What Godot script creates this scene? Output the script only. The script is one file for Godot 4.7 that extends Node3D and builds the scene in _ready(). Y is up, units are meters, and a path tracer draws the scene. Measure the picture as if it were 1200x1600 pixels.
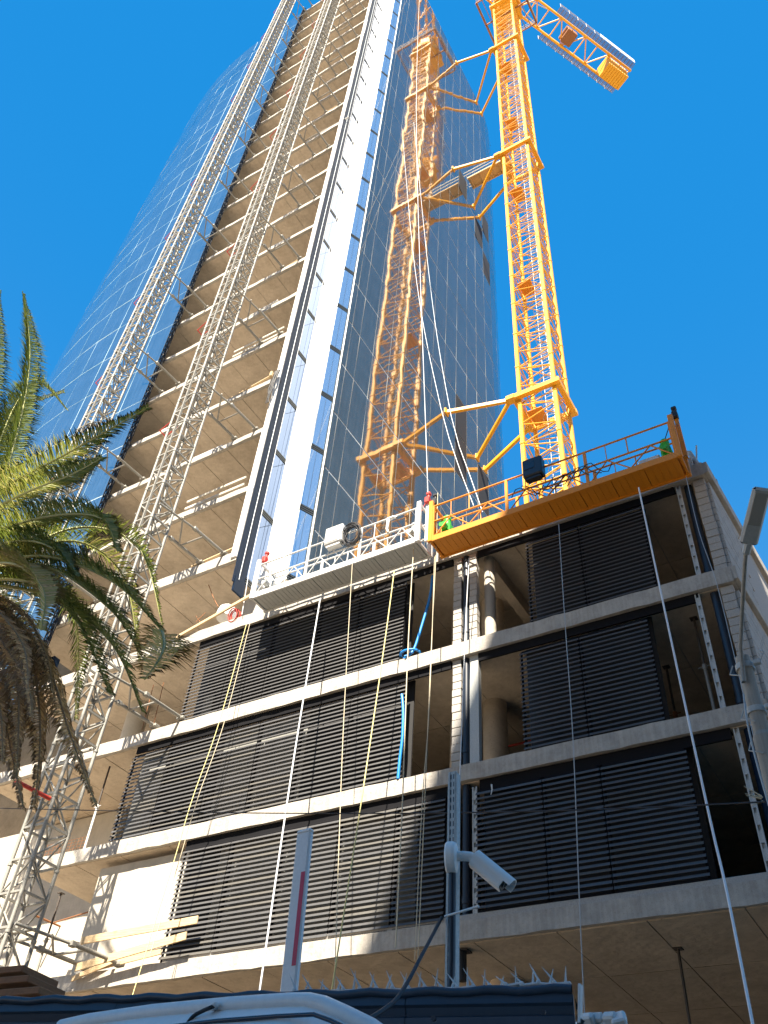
extends Node3D
# A half-built tower above a slatted podium, seen from the pavement. x runs along the street front, z towards the viewer.
const F := 1364.53
const EYE := Vector3(0, 1.6, 0)
var rb := Basis(Vector3(0.85791, 0.06611, -0.50953), Vector3(0.31427, 0.71703, 0.62218), Vector3(0.40648, -0.69390, 0.59437))
var M := {}
var used := {}
var rng := RandomNumberGenerator.new()
const FZ := -15.0                                   # plane of the street front
var T := [7.47, 10.6, 13.75, 16.9]                  # podium slab tops
const P0 := 19.85                                   # first tower slab above the podium roof
const PF := 3.092                                   # tower floor height

# ------------------------------------------------------------------ survey helpers: a measured sight line meets a real plane
func sight(x: float, y: float) -> Vector3:
	return rb * Vector3((x - 600.0) / F, -(y - 800.0) / F, -1.0)
func at(x: float, y: float, z: float) -> Vector3:
	var d := sight(x, y)
	return EYE + d * (z / d.z)
func at_y(x: float, y: float, h: float) -> Vector3:
	var d := sight(x, y)
	return EYE + d * ((h - 1.6) / d.y)
func at_x(x: float, y: float, w: float) -> Vector3:
	var d := sight(x, y)
	return EYE + d * (w / d.x)

# ------------------------------------------------------------------ mesh helpers
class MB:
	var st := SurfaceTool.new()
	func _init():
		st.begin(Mesh.PRIMITIVE_TRIANGLES)
	func tri(a: Vector3, b: Vector3, c: Vector3, n: Vector3):
		st.set_normal(n); st.add_vertex(a)
		st.set_normal(n); st.add_vertex(b)
		st.set_normal(n); st.add_vertex(c)
	func quad(a: Vector3, b: Vector3, c: Vector3, d: Vector3):      # clockwise from the front
		var n := (c - a).cross(b - a).normalized()
		tri(a, b, c, n); tri(a, c, d, n)
	func vert(p: Vector3, n: Vector3):
		st.set_normal(n); st.add_vertex(p)
	func box(c: Vector3, s: Vector3, b := Basis()):
		var ax := [b.x * s.x * 0.5, b.y * s.y * 0.5, b.z * s.z * 0.5]
		for i in 3:
			var n: Vector3 = ax[i]; var u: Vector3 = ax[(i + 1) % 3]; var v: Vector3 = ax[(i + 2) % 3]
			quad(c + n - u - v, c + n - u + v, c + n + u + v, c + n + u - v)
			quad(c - n - u - v, c - n + u - v, c - n + u + v, c - n - u + v)
	func cbox(c: Vector3, s: Vector3, e: float, b := Basis()):       # box with chamfered edges
		var h := s * 0.5
		for i in 3:
			var j := (i + 1) % 3; var k := (i + 2) % 3
			var n: Vector3 = b[i]; var u: Vector3 = b[j]; var v: Vector3 = b[k]
			for sg in [1.0, -1.0]:
				var o: Vector3 = c + n * h[i] * sg
				var uu: Vector3 = u * (h[j] - e); var vv: Vector3 = v * (h[k] - e)
				if sg > 0: quad(o - uu - vv, o - uu + vv, o + uu + vv, o + uu - vv)
				else: quad(o - uu - vv, o + uu - vv, o + uu + vv, o - uu + vv)
			for su in [1.0, -1.0]:
				for sv in [1.0, -1.0]:
					var a: Vector3 = c + u * su * h[j] + v * sv * (h[k] - e)
					var d: Vector3 = c + u * su * (h[j] - e) + v * sv * h[k]
					var l: Vector3 = n * (h[i] - e)
					if su * sv > 0: quad(a - l, d - l, d + l, a + l)
					else: quad(a - l, a + l, d + l, d - l)
		for sx in [1.0, -1.0]:
			for sy in [1.0, -1.0]:
				for sz in [1.0, -1.0]:
					var p: Vector3 = c + b.x * sx * h.x + b.y * sy * (h.y - e) + b.z * sz * (h.z - e)
					var q: Vector3 = c + b.x * sx * (h.x - e) + b.y * sy * h.y + b.z * sz * (h.z - e)
					var r: Vector3 = c + b.x * sx * (h.x - e) + b.y * sy * (h.y - e) + b.z * sz * h.z
					var nn: Vector3 = (b.x * sx + b.y * sy + b.z * sz).normalized()
					if sx * sy * sz > 0: tri(p, r, q, nn)
					else: tri(p, q, r, nn)
	func frame_of(d: Vector3) -> Basis:
		var up := Vector3.UP if absf(d.y) < 0.95 else Vector3.RIGHT
		var x := up.cross(d).normalized()
		return Basis(x, d.cross(x).normalized(), d)
	func bar(a: Vector3, b: Vector3, w: float, h := 0.0):           # square bar
		var d := b - a
		if d.length() < 1e-5: return
		var fb := frame_of(d.normalized())
		box((a + b) * 0.5, Vector3(w, h if h > 0 else w, d.length()), fb)
	func tube(a: Vector3, b: Vector3, r: float, n := 6, r2 := -1.0, caps := true):
		if r2 < 0: r2 = r
		var d := (b - a).normalized(); var fb := frame_of(d)
		for i in n:
			var t0 := TAU * i / n; var t1 := TAU * (i + 1) / n
			var n0 := fb.x * cos(t0) + fb.y * sin(t0); var n1 := fb.x * cos(t1) + fb.y * sin(t1)
			vert(a + n0 * r, n0); vert(b + n0 * r2, n0); vert(b + n1 * r2, n1)
			vert(a + n0 * r, n0); vert(b + n1 * r2, n1); vert(a + n1 * r, n1)
			if caps:
				tri(b, b + n1 * r2, b + n0 * r2, d); tri(a, a + n0 * r, a + n1 * r, -d)
	func sweep(pts: Array, r: float, n := 6, taper := 1.0):
		var m := pts.size()
		var fb := Basis()
		var prev := []
		for k in m:
			var d: Vector3 = (pts[mini(k + 1, m - 1)] - pts[maxi(k - 1, 0)]).normalized()
			if k == 0: fb = frame_of(d)
			else:
				var x := (fb.x - d * fb.x.dot(d)).normalized()
				fb = Basis(x, d.cross(x).normalized(), d)
			var rr := r * lerpf(1.0, taper, float(k) / (m - 1))
			var ring := []
			for i in n:
				var t := TAU * i / n
				var nn := fb.x * cos(t) + fb.y * sin(t)
				ring.append([pts[k] + nn * rr, nn])
			if k > 0:
				for i in n:
					var j := (i + 1) % n
					vert(prev[i][0], prev[i][1]); vert(ring[i][0], ring[i][1]); vert(ring[j][0], ring[j][1])
					vert(prev[i][0], prev[i][1]); vert(ring[j][0], ring[j][1]); vert(prev[j][0], prev[j][1])
			prev = ring
	func lathe(o: Vector3, axis: Vector3, prof: Array, n := 20):    # prof: [radius, height]
		var fb := frame_of(axis)
		for k in prof.size() - 1:
			var r0: float = prof[k][0]; var h0: float = prof[k][1]; var r1: float = prof[k + 1][0]; var h1: float = prof[k + 1][1]
			var sl := Vector2(h1 - h0, r0 - r1).normalized()
			for i in n:
				var t0 := TAU * i / n; var t1 := TAU * (i + 1) / n
				var c0 := fb.x * cos(t0) + fb.y * sin(t0); var c1 := fb.x * cos(t1) + fb.y * sin(t1)
				var m0 := c0 * sl.x + axis * sl.y; var m1 := c1 * sl.x + axis * sl.y
				var a := o + axis * h0; var b := o + axis * h1
				vert(a + c0 * r0, m0); vert(b + c0 * r1, m0); vert(b + c1 * r1, m1)
				vert(a + c0 * r0, m0); vert(b + c1 * r1, m1); vert(a + c1 * r0, m1)
	func prism(poly: PackedVector2Array, o: Vector3, ux: Vector3, uy: Vector3, depth: Vector3):   # outline extruded
		var idx := Geometry2D.triangulate_polygon(poly)
		var pt := []
		for p in poly: pt.append(o + ux * p.x + uy * p.y)
		var nf := -depth.normalized()
		for i in range(0, idx.size(), 3):
			var a: Vector3 = pt[idx[i]]; var b: Vector3 = pt[idx[i + 1]]; var c: Vector3 = pt[idx[i + 2]]
			if (c - a).cross(b - a).dot(nf) < 0:
				var sw := b
				b = c; c = sw
			tri(a, b, c, nf)
			tri(a + depth, c + depth, b + depth, -nf)
		var cw := Geometry2D.is_polygon_clockwise(poly)
		for i in pt.size():
			var a: Vector3 = pt[i]; var b: Vector3 = pt[(i + 1) % pt.size()]
			if (ux.cross(uy).dot(depth) < 0) == cw: quad(a, b, b + depth, a + depth)
			else: quad(a, a + depth, b + depth, b)
	func done() -> ArrayMesh:
		return st.commit()

func obj(called: String, mb, m: Material, parent: Node = self) -> MeshInstance3D:
	var o := MeshInstance3D.new()
	o.mesh = mb if mb is Mesh else mb.done()
	o.material_override = m
	o.name = numbered(called) if parent == self else called
	parent.add_child(o, true)
	return o
func put(called: String, mesh: Mesh, m: Material, parent: Node, xf: Transform3D) -> MeshInstance3D:
	var o := obj(called, mesh, m, parent)
	o.transform = xf
	return o
func numbered(called: String) -> String:
	if not used.has(called):
		used[called] = 0
		return called
	used[called] += 1
	return "%s_%03d" % [called, used[called]]
func tag(o: Node, label: String, category: String, group := ""):
	o.set_meta("label", label); o.set_meta("category", category)
	if group: o.set_meta("group", group)
	return o
func thing(called: String, label: String, category: String, where := Vector3.ZERO, group := "") -> Node3D:
	var o := Node3D.new()
	o.name = numbered(called); o.position = where
	add_child(o)
	tag(o, label, category, group)
	return o
func stuff(o: Node):
	o.set_meta("kind", "stuff")
	return o
func rnd(a: float, b: float) -> float:
	return rng.randf_range(a, b)

# ------------------------------------------------------------------ materials
func noise_img(sd: int, freq: float, w: int, h: int, oct := 4, kind := FastNoiseLite.TYPE_SIMPLEX_SMOOTH) -> Image:
	var n := FastNoiseLite.new()
	n.seed = sd; n.noise_type = kind; n.frequency = freq; n.fractal_octaves = oct
	var im := n.get_seamless_image(w, h)
	im.convert(Image.FORMAT_L8)
	return im
func blend_tex(lo: Color, hi: Color, parts: Array, size := 512, spots := 0.0) -> ImageTexture:   # lo / hi are linear; parts: [image, weight]
	var im := Image.create(size, size, false, Image.FORMAT_RGB8)
	var raw := []
	for p in parts:
		var q: Image = p[0].duplicate()
		if q.get_width() != size or q.get_height() != size: q.resize(size, size, Image.INTERPOLATE_CUBIC)
		raw.append(q.get_data())
	var lut := []
	for i in 256:
		lut.append(lo.lerp(hi, i / 255.0).linear_to_srgb())
	for y in size:
		for x in size:
			var v := 0.0
			for k in raw.size(): v += raw[k][y * size + x] * parts[k][1]
			im.set_pixel(x, y, lut[clampi(int(v), 0, 255)])
	if spots > 0:
		var r := RandomNumberGenerator.new(); r.seed = 77
		for i in int(spots):
			var c: Color = lo.lerp(hi, 0.1) * 0.55
			im.set_pixel(r.randi() % size, r.randi() % size, Color(c.r, c.g, c.b).linear_to_srgb())
	im.generate_mipmaps()
	return ImageTexture.create_from_image(im)
func normal_tex(im: Image, strength: float) -> ImageTexture:
	var q := im.duplicate()
	q.convert(Image.FORMAT_RGBA8)
	q.bump_map_to_normal_map(strength)
	q.generate_mipmaps()
	return ImageTexture.create_from_image(q)
func mat(c: Color, rough := 0.7, metal := 0.0) -> StandardMaterial3D:
	var m := StandardMaterial3D.new()
	m.albedo_color = c.linear_to_srgb(); m.roughness = rough; m.metallic = metal
	return m
func tmat(tex: Texture2D, scale: float, rough := 0.8, metal := 0.0, nrm: Texture2D = null, ns := 0.5) -> StandardMaterial3D:
	var m := StandardMaterial3D.new()
	m.albedo_texture = tex; m.roughness = rough; m.metallic = metal
	m.uv1_triplanar = true; m.uv1_world_triplanar = true; m.uv1_scale = Vector3.ONE * scale
	if nrm:
		m.normal_enabled = true; m.normal_texture = nrm; m.normal_scale = ns
	return m
func make_materials():
	var big := noise_img(3, 0.012, 512, 512, 5)
	var mid := noise_img(5, 0.05, 512, 512, 4)
	var fine := noise_img(9, 0.22, 512, 512, 3)
	var streak := noise_img(11, 0.06, 512, 24, 4)          # drawn out into vertical runs
	var streak2 := noise_img(13, 0.12, 512, 10, 3)
	var grain := noise_img(15, 0.08, 24, 512, 4)
	var ncon := normal_tex(mid, 2.0)
	var wob := noise_img(21, 0.007, 512, 512, 1)
	M.conc = tmat(blend_tex(Color(0.37, 0.30, 0.225), Color(0.70, 0.595, 0.47), [[big, 0.5], [mid, 0.3], [fine, 0.2]], 512, 1500), 0.17, 0.9, 0, ncon, 0.5)
	M.edge = tmat(blend_tex(Color(0.21, 0.19, 0.165), Color(0.58, 0.54, 0.48), [[streak, 0.26], [big, 0.4], [mid, 0.14], [fine, 0.2]], 512, 2200), 0.35, 0.9, 0, ncon, 0.6)
	M.wallc = tmat(blend_tex(Color(0.38, 0.345, 0.285), Color(0.56, 0.51, 0.43), [[big, 0.5], [fine, 0.3], [streak, 0.2]], 512, 900), 0.3, 0.88, 0, ncon, 0.4)
	M.block = tmat(blend_tex(Color(0.27, 0.255, 0.235), Color(0.52, 0.49, 0.45), [[mid, 0.5], [fine, 0.5]], 512, 3000), 0.9, 0.95, 0, ncon, 0.9)
	M.white = tmat(blend_tex(Color(0.66, 0.65, 0.62), Color(0.86, 0.85, 0.82), [[streak, 0.6], [fine, 0.4]]), 0.12, 0.6)
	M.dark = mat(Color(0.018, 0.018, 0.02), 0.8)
	M.slat = tmat(blend_tex(Color(0.055, 0.055, 0.06), Color(0.11, 0.108, 0.106), [[streak2, 0.5], [fine, 0.5]]), 0.5, 0.42, 0.0)
	M.slatdull = tmat(blend_tex(Color(0.05, 0.048, 0.045), Color(0.13, 0.122, 0.11), [[streak2, 0.4], [fine, 0.6]]), 0.7, 0.6)
	M.slatframe = mat(Color(0.012, 0.012, 0.014), 0.85)
	M.slatframe.metallic_specular = 0.2
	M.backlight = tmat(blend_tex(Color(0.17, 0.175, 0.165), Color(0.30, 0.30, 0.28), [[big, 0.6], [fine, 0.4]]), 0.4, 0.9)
	M.yellow = tmat(blend_tex(Color(0.70, 0.325, 0.012), Color(0.88, 0.435, 0.02), [[mid, 0.5], [fine, 0.3], [streak, 0.2]]), 0.6, 0.42)
	M.orange = tmat(blend_tex(Color(0.56, 0.185, 0.007), Color(0.76, 0.285, 0.012), [[mid, 0.4], [fine, 0.3], [streak, 0.3]]), 0.7, 0.5)
	M.paleyellow = mat(Color(0.75, 0.52, 0.12), 0.6)
	M.galv = tmat(blend_tex(Color(0.30, 0.31, 0.30), Color(0.60, 0.60, 0.57), [[mid, 0.5], [fine, 0.5]]), 1.1, 0.55, 0.08)
	M.steel = tmat(blend_tex(Color(0.17, 0.165, 0.145), Color(0.38, 0.365, 0.33), [[mid, 0.6], [fine, 0.4]]), 0.8, 0.6, 0.15)
	M.alu = tmat(blend_tex(Color(0.50, 0.50, 0.49), Color(0.72, 0.72, 0.70), [[mid, 0.5], [fine, 0.5]]), 0.9, 0.5, 0.05)
	M.rust = tmat(blend_tex(Color(0.16, 0.06, 0.025), Color(0.38, 0.17, 0.07), [[mid, 0.6], [fine, 0.4]]), 1.2, 0.85)
	M.walk = mat(Color(0.16, 0.12, 0.10), 0.7)
	M.neigh = mat(Color(0.16, 0.14, 0.12), 0.9)
	M.propdark = mat(Color(0.07, 0.055, 0.045), 0.7)
	M.red = mat(Color(0.50, 0.045, 0.03), 0.55)
	M.redband = mat(Color(0.55, 0.02, 0.06), 0.4)
	M.navy = mat(Color(0.006, 0.017, 0.04), 0.5)
	M.navy.metallic_specular = 0.25
	M.paleglass = mat(Color(0.13, 0.19, 0.32), 0.05, 0.9)
	M.pipe = mat(Color(0.014, 0.02, 0.032), 0.4)
	M.black = mat(Color(0.014, 0.014, 0.016), 0.6)
	M.cable = mat(Color(0.03, 0.03, 0.035), 0.7)
	M.rope = tmat(blend_tex(Color(0.50, 0.43, 0.30), Color(0.74, 0.66, 0.48), [[fine, 1.0]]), 3.0, 0.9)
	M.ropewhite = mat(Color(0.74, 0.76, 0.78), 0.8)
	M.ropeyellow = mat(Color(0.74, 0.66, 0.30), 0.85)
	M.wire = mat(Color(0.45, 0.45, 0.44), 0.5, 0.4)
	M.wood = tmat(blend_tex(Color(0.36, 0.24, 0.12), Color(0.72, 0.56, 0.35), [[noise_img(31, 0.07, 512, 20, 3), 0.0], [grain, 0.6], [fine, 0.4]]), 0.9, 0.85)
	M.ply = tmat(blend_tex(Color(0.16, 0.07, 0.03), Color(0.34, 0.16, 0.07), [[grain, 0.6], [mid, 0.4]]), 0.9, 0.8)
	M.blue = mat(Color(0.015, 0.22, 0.62), 0.4)
	M.green = mat(Color(0.04, 0.42, 0.03), 0.5)
	M.fence = tmat(blend_tex(Color(0.022, 0.036, 0.058), Color(0.04, 0.062, 0.092), [[big, 0.4], [fine, 0.3], [streak, 0.3]]), 0.8, 0.42, 0.1)
	M.camera = mat(Color(0.82, 0.80, 0.77), 0.4)
	M.lens = mat(Color(0.02, 0.03, 0.035), 0.08)
	M.boom = tmat(blend_tex(Color(0.68, 0.66, 0.64), Color(0.82, 0.80, 0.78), [[mid, 0.5], [fine, 0.5]]), 1.0, 0.4)
	M.van = tmat(blend_tex(Color(0.70, 0.69, 0.68), Color(0.86, 0.85, 0.83), [[mid, 0.6], [fine, 0.4]]), 1.0, 0.35)
	M.lamplens = mat(Color(0.34, 0.32, 0.28), 0.25)
	M.polec = tmat(blend_tex(Color(0.24, 0.22, 0.19), Color(0.46, 0.42, 0.36), [[streak, 0.5], [fine, 0.5]]), 0.8, 0.9)
	M.asphalt = tmat(blend_tex(Color(0.09, 0.08, 0.07), Color(0.17, 0.15, 0.125), [[mid, 0.5], [fine, 0.5]]), 0.4, 0.95)
	M.sand = tmat(blend_tex(Color(0.21, 0.165, 0.115), Color(0.36, 0.29, 0.205), [[big, 0.5], [mid, 0.3], [fine, 0.2]]), 0.2, 0.95)
	M.joint = mat(Color(0.62, 0.68, 0.72), 0.4)
	M.jointblue = mat(Color(0.52, 0.64, 0.72), 0.4)
	M.jointgrey = mat(Color(0.74, 0.80, 0.82), 0.5)
	M.skyglass = mat(Color(0.80, 0.86, 0.88), 0.05, 0.9)
	M.bark = tmat(blend_tex(Color(0.09, 0.06, 0.035), Color(0.26, 0.18, 0.11), [[mid, 0.6], [fine, 0.4]]), 1.5, 0.95)
	# coated glass: mirrors the sky, with a film of dust in runs
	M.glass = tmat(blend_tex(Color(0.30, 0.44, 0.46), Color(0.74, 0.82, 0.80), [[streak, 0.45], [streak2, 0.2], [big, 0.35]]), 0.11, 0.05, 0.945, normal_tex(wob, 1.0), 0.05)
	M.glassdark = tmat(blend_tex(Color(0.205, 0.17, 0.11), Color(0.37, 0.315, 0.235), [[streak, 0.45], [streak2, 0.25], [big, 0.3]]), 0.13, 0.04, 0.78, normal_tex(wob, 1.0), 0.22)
	M.spandrel = mat(Color(0.02, 0.03, 0.05), 0.2)
	M.trim = mat(Color(0.045, 0.055, 0.062), 0.5, 0.1)
	var leaf := [Color(0.12, 0.155, 0.03), Color(0.185, 0.205, 0.045), Color(0.37, 0.33, 0.11), Color(0.55, 0.42, 0.24), Color(0.36, 0.245, 0.14)]
	for k in 5:
		M["leaf%d" % k] = mat(leaf[k], 0.5)
		M["leaf%d" % k].backlight_enabled = true
		M["leaf%d" % k].backlight = Color(minf(1.0, leaf[k].r * 1.15), minf(1.0, leaf[k].g * 1.2), leaf[k].b).linear_to_srgb()
	M.rachis = mat(Color(0.30, 0.30, 0.09), 0.5)
	M.rachisdead = mat(Color(0.30, 0.20, 0.10), 0.8)

func _ready():
	rng.seed = 4
	# ---- camera, sky, sun, exposure
	var cam := Camera3D.new()
	cam.name = "camera"
	cam.transform = Transform3D(rb, EYE); cam.fov = 60.7646; cam.near = 0.05; cam.far = 2000.0
	add_child(cam); cam.current = true
	var env := Environment.new()
	env.background_mode = Environment.BG_SKY
	env.tonemap_mode = Environment.TONE_MAPPER_LINEAR
	env.tonemap_exposure = 3.6
	env.sdfgi_enabled = true; env.ssao_enabled = true; env.ssil_enabled = true
	var sky := Sky.new()
	var sm := ProceduralSkyMaterial.new()
	sm.sky_top_color = Color(0.0042, 0.081, 0.215).linear_to_srgb()
	sm.sky_horizon_color = Color(0.20, 0.285, 0.365).linear_to_srgb()
	sm.sky_curve = 0.2
	sm.ground_bottom_color = Color(0.10, 0.085, 0.07).linear_to_srgb()
	sm.ground_horizon_color = Color(0.12, 0.13, 0.14).linear_to_srgb()
	sky.sky_material = sm
	env.sky = sky
	var we := WorldEnvironment.new()
	we.name = "world_environment"; we.environment = env
	add_child(we)
	var sun := DirectionalLight3D.new()
	sun.name = "sun"
	sun.light_energy = 1.6; sun.light_color = Color(1.0, 0.955, 0.88); sun.light_angular_distance = 0.5; sun.shadow_enabled = true
	add_child(sun)
	sun.look_at_from_position(Vector3.ZERO, -Vector3(0.285, 1.18, 1.0))
	make_materials()
	ground()
	neighbour()
	podium()
	tower()
	crane()
	hoist("right", Vector3(-16.9, 0, -13.0), 94.5, "grey lattice hoist mast standing in front of the open concrete floors", 1.5)
	hoist("left", Vector3(-22.55, 0, -13.0), 97.0, "grey lattice hoist mast standing in front of the blue curved glass", 0.0)
	gondolas()
	palm()
	street()
	ropes()
	small_things()

# ------------------------------------------------------------------ ground and the building behind the viewer
func structure(called: String, mb, m: Material) -> MeshInstance3D:
	var o := obj(called, mb, m)
	o.set_meta("kind", "structure")
	return o
func ground():
	var g := MB.new()
	g.quad(Vector3(-900, 0, -900), Vector3(-900, 0, 900), Vector3(900, 0, 900), Vector3(900, 0, -900))
	structure("ground", g, M.sand)
	var r := MB.new()
	r.quad(Vector3(-200, 0.004, -1.2), Vector3(-200, 0.004, 5.5), Vector3(200, 0.004, 5.5), Vector3(200, 0.004, -1.2))
	structure("road", r, M.asphalt)
	var k := MB.new()
	k.cbox(Vector3(0, 0.06, -1.35), Vector3(400, 0.12, 0.3), 0.02)
	structure("kerb", k, M.block)
func neighbour():
	# a plain high-rise across the street, behind the viewer: it shades the right half of the podium
	var t := thing("high_rise_building", "tall plain concrete high-rise across the street behind the viewer", "building")
	var b := MB.new()
	var base := [Vector2(2.0, 6), Vector2(-5.5, 40), Vector2(45, 50), Vector2(52, 10)]
	var h := 45.6
	for i in 4:
		var a: Vector2 = base[i]; var c: Vector2 = base[(i + 1) % 4]
		b.quad(Vector3(a.x, 0, a.y), Vector3(a.x, h, a.y), Vector3(c.x, h, c.y), Vector3(c.x, 0, c.y))
	b.quad(Vector3(2, h, 6), Vector3(-5.5, h, 40), Vector3(45, h, 50), Vector3(52, h, 10))
	obj("wall", b, M.neigh, t)
	var w := MB.new()
	for f in 13:
		for c in 14:
			var p := Vector3(5.0 + c * 3.3, 4.5 + f * 3.1, 6.0 + (c * 3.3 + 3.0) * 0.08 - 0.06)
			w.box(p, Vector3(1.7, 1.5, 0.14), Basis(Vector3.UP, -0.08))
	stuff(obj("window", w, M.spandrel, t))

# ------------------------------------------------------------------ concrete slabs
func slab(called: String, parent: Node, x0: float, x1: float, top: float, th: float, depth: float, m: Material, panel := Vector2(1.25, 2.5), zf := FZ):
	var b := MB.new()
	var n := maxi(2, int((x1 - x0) / 0.35))
	var pts := []
	for i in n + 1:
		var x := lerpf(x0, x1, float(i) / n)
		pts.append([x, top + rnd(-0.008, 0.008), top - th + rnd(-0.012, 0.012), zf + rnd(-0.012, 0.012)])
	for i in n:
		var p = pts[i]; var q = pts[i + 1]
		var a := Vector3(p[0], p[2], p[3]); var bb := Vector3(p[0], p[1], p[3]); var c := Vector3(q[0], q[1], q[3]); var d := Vector3(q[0], q[2], q[3])
		b.quad(a, bb, c, d)
		b.quad(bb, Vector3(p[0], top, zf - 0.4), Vector3(q[0], top, zf - 0.4), c)
		b.quad(a, d, Vector3(q[0], top - th + 0.012, zf - 0.12), Vector3(p[0], top - th + 0.012, zf - 0.12))
	var body := Vector3((x0 + x1) * 0.5, top - th * 0.5 + 0.006, zf - 0.12 - depth * 0.5)
	b.box(body, Vector3(x1 - x0, th - 0.014, depth))
	var o := obj(called, b, m, parent)
	# board-marked soffit: every formwork sheet left its own face and a thin fin of gap between
	var s := MB.new()
	var nx := int(ceil((x1 - x0) / panel.x)); var nz := int(ceil(minf(depth, 11.0) / panel.y))
	for i in nx:
		for k in nz:
			var xa := x0 + i * panel.x + 0.012; var xb := minf(x1, x0 + (i + 1) * panel.x) - 0.012
			var zb := zf - 0.13 - k * panel.y - 0.012; var za := zf - 0.13 - (k + 1) * panel.y + 0.012
			var y := top - th - rnd(0.004, 0.014)
			if xb - xa < 0.05: continue
			s.box(Vector3((xa + xb) * 0.5, y + 0.02, (za + zb) * 0.5), Vector3(xb - xa, 0.04, zb - za))
	obj("soffit", s, M.conc, o)
	return o
func column(called: String, parent: Node, x: float, z: float, y0: float, y1: float, r: float, m: Material):
	var b := MB.new()
	b.tube(Vector3(x, y0, z), Vector3(x, y1, z), r, 24, -1, false)
	return obj(called, b, m, parent)
func blocks(parent: Node, x0: float, x1: float, z: float, y0: float, y1: float, d := 0.16, gap := 0.012, along_z := 0.0):
	# one stack of concrete blocks, each a piece of its own
	var h := 0.2
	var n := int(round((y1 - y0) / h))
	var mesh := MB.new()
	mesh.cbox(Vector3.ZERO, Vector3(x1 - x0, (y1 - y0) / n - gap, d), 0.008)
	var ms := mesh.done()
	for i in n:
		var o := put("block", ms, M.block, parent, Transform3D(Basis(Vector3.UP, rnd(-0.02, 0.02)), Vector3((x0 + x1) * 0.5 + rnd(-0.008, 0.008), y0 + (i + 0.5) * (y1 - y0) / n, z - d * 0.5 + rnd(-0.008, 0.008))))
	var mo := MB.new()
	mo.box(Vector3((x0 + x1) * 0.5, (y0 + y1) * 0.5, z - d * 0.5 - 0.01), Vector3(x1 - x0 - 0.02, y1 - y0, d - 0.03))
	obj("mortar", mo, M.edge, parent)

var slat_budget := 290
func louvre(parent: Node, x0: float, x1: float, y0: float, y1: float, seed_open := 0.0):
	var w := x1 - x0 - 0.03
	var xc := (x0 + x1) * 0.5
	var root := Node3D.new()
	root.name = "louvre_panel"; root.position = Vector3(xc, y0, -15.05)
	parent.add_child(root, true)
	var h := y1 - y0
	var f := MB.new()
	f.cbox(Vector3(-w * 0.5 + 0.02, h * 0.5, -0.07), Vector3(0.04, h, 0.05), 0.004)
	f.cbox(Vector3(w * 0.5 - 0.02, h * 0.5, -0.07), Vector3(0.04, h, 0.05), 0.004)
	f.cbox(Vector3(0, h - 0.02, -0.05), Vector3(w - 0.07, 0.04, 0.06), 0.004)
	f.cbox(Vector3(0, 0.02, -0.05), Vector3(w - 0.07, 0.04, 0.06), 0.004)
	obj("frame", f, M.slatframe, root)
	var n := int(round((h - 0.06) / 0.108))
	var pitch := (h - 0.06) / n
	var s := MB.new()
	var tilt := Basis(Vector3.RIGHT, deg_to_rad(-28.0))
	s.cbox(Vector3.ZERO, Vector3(w + 0.012, 0.069, 0.010), 0.002, tilt)
	s.box(Vector3(0, 0.022, -0.03), Vector3(w - 0.02, 0.008, 0.04))
	var mesh := s.done()
	if slat_budget >= n:
		slat_budget -= n
		for i in n:
			put("slat", mesh, M.slat if rnd(0, 1) < 0.8 else M.slatdull, root, Transform3D(Basis(Vector3.RIGHT, rnd(-0.07, 0.07)) * Basis(Vector3.BACK, rnd(-0.0015, 0.0015)), Vector3(0, 0.03 + (i + 0.5) * pitch, rnd(-0.004, 0.004))))
	else:
		var st := MB.new()
		for i in n: st.st.append_from(mesh, 0, Transform3D(Basis(Vector3.RIGHT, rnd(-0.02, 0.02)), Vector3(0, 0.03 + (i + 0.5) * pitch, rnd(-0.002, 0.002))))
		stuff(obj("slats", st, M.slat, root))
	return root
func panel_row(parent: Node, xs: Array, y0: float, y1: float):
	for i in xs.size() - 1: louvre(parent, xs[i], xs[i + 1], y0, y1)
func board(parent: Node, called: String, x0: float, x1: float, y0: float, y1: float, z: float, m: Material, th := 0.04):
	var b := MB.new()
	b.box(Vector3((x0 + x1) * 0.5, (y0 + y1) * 0.5, z), Vector3(x1 - x0, y1 - y0, th))
	return obj(called, b, m, parent)

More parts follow.
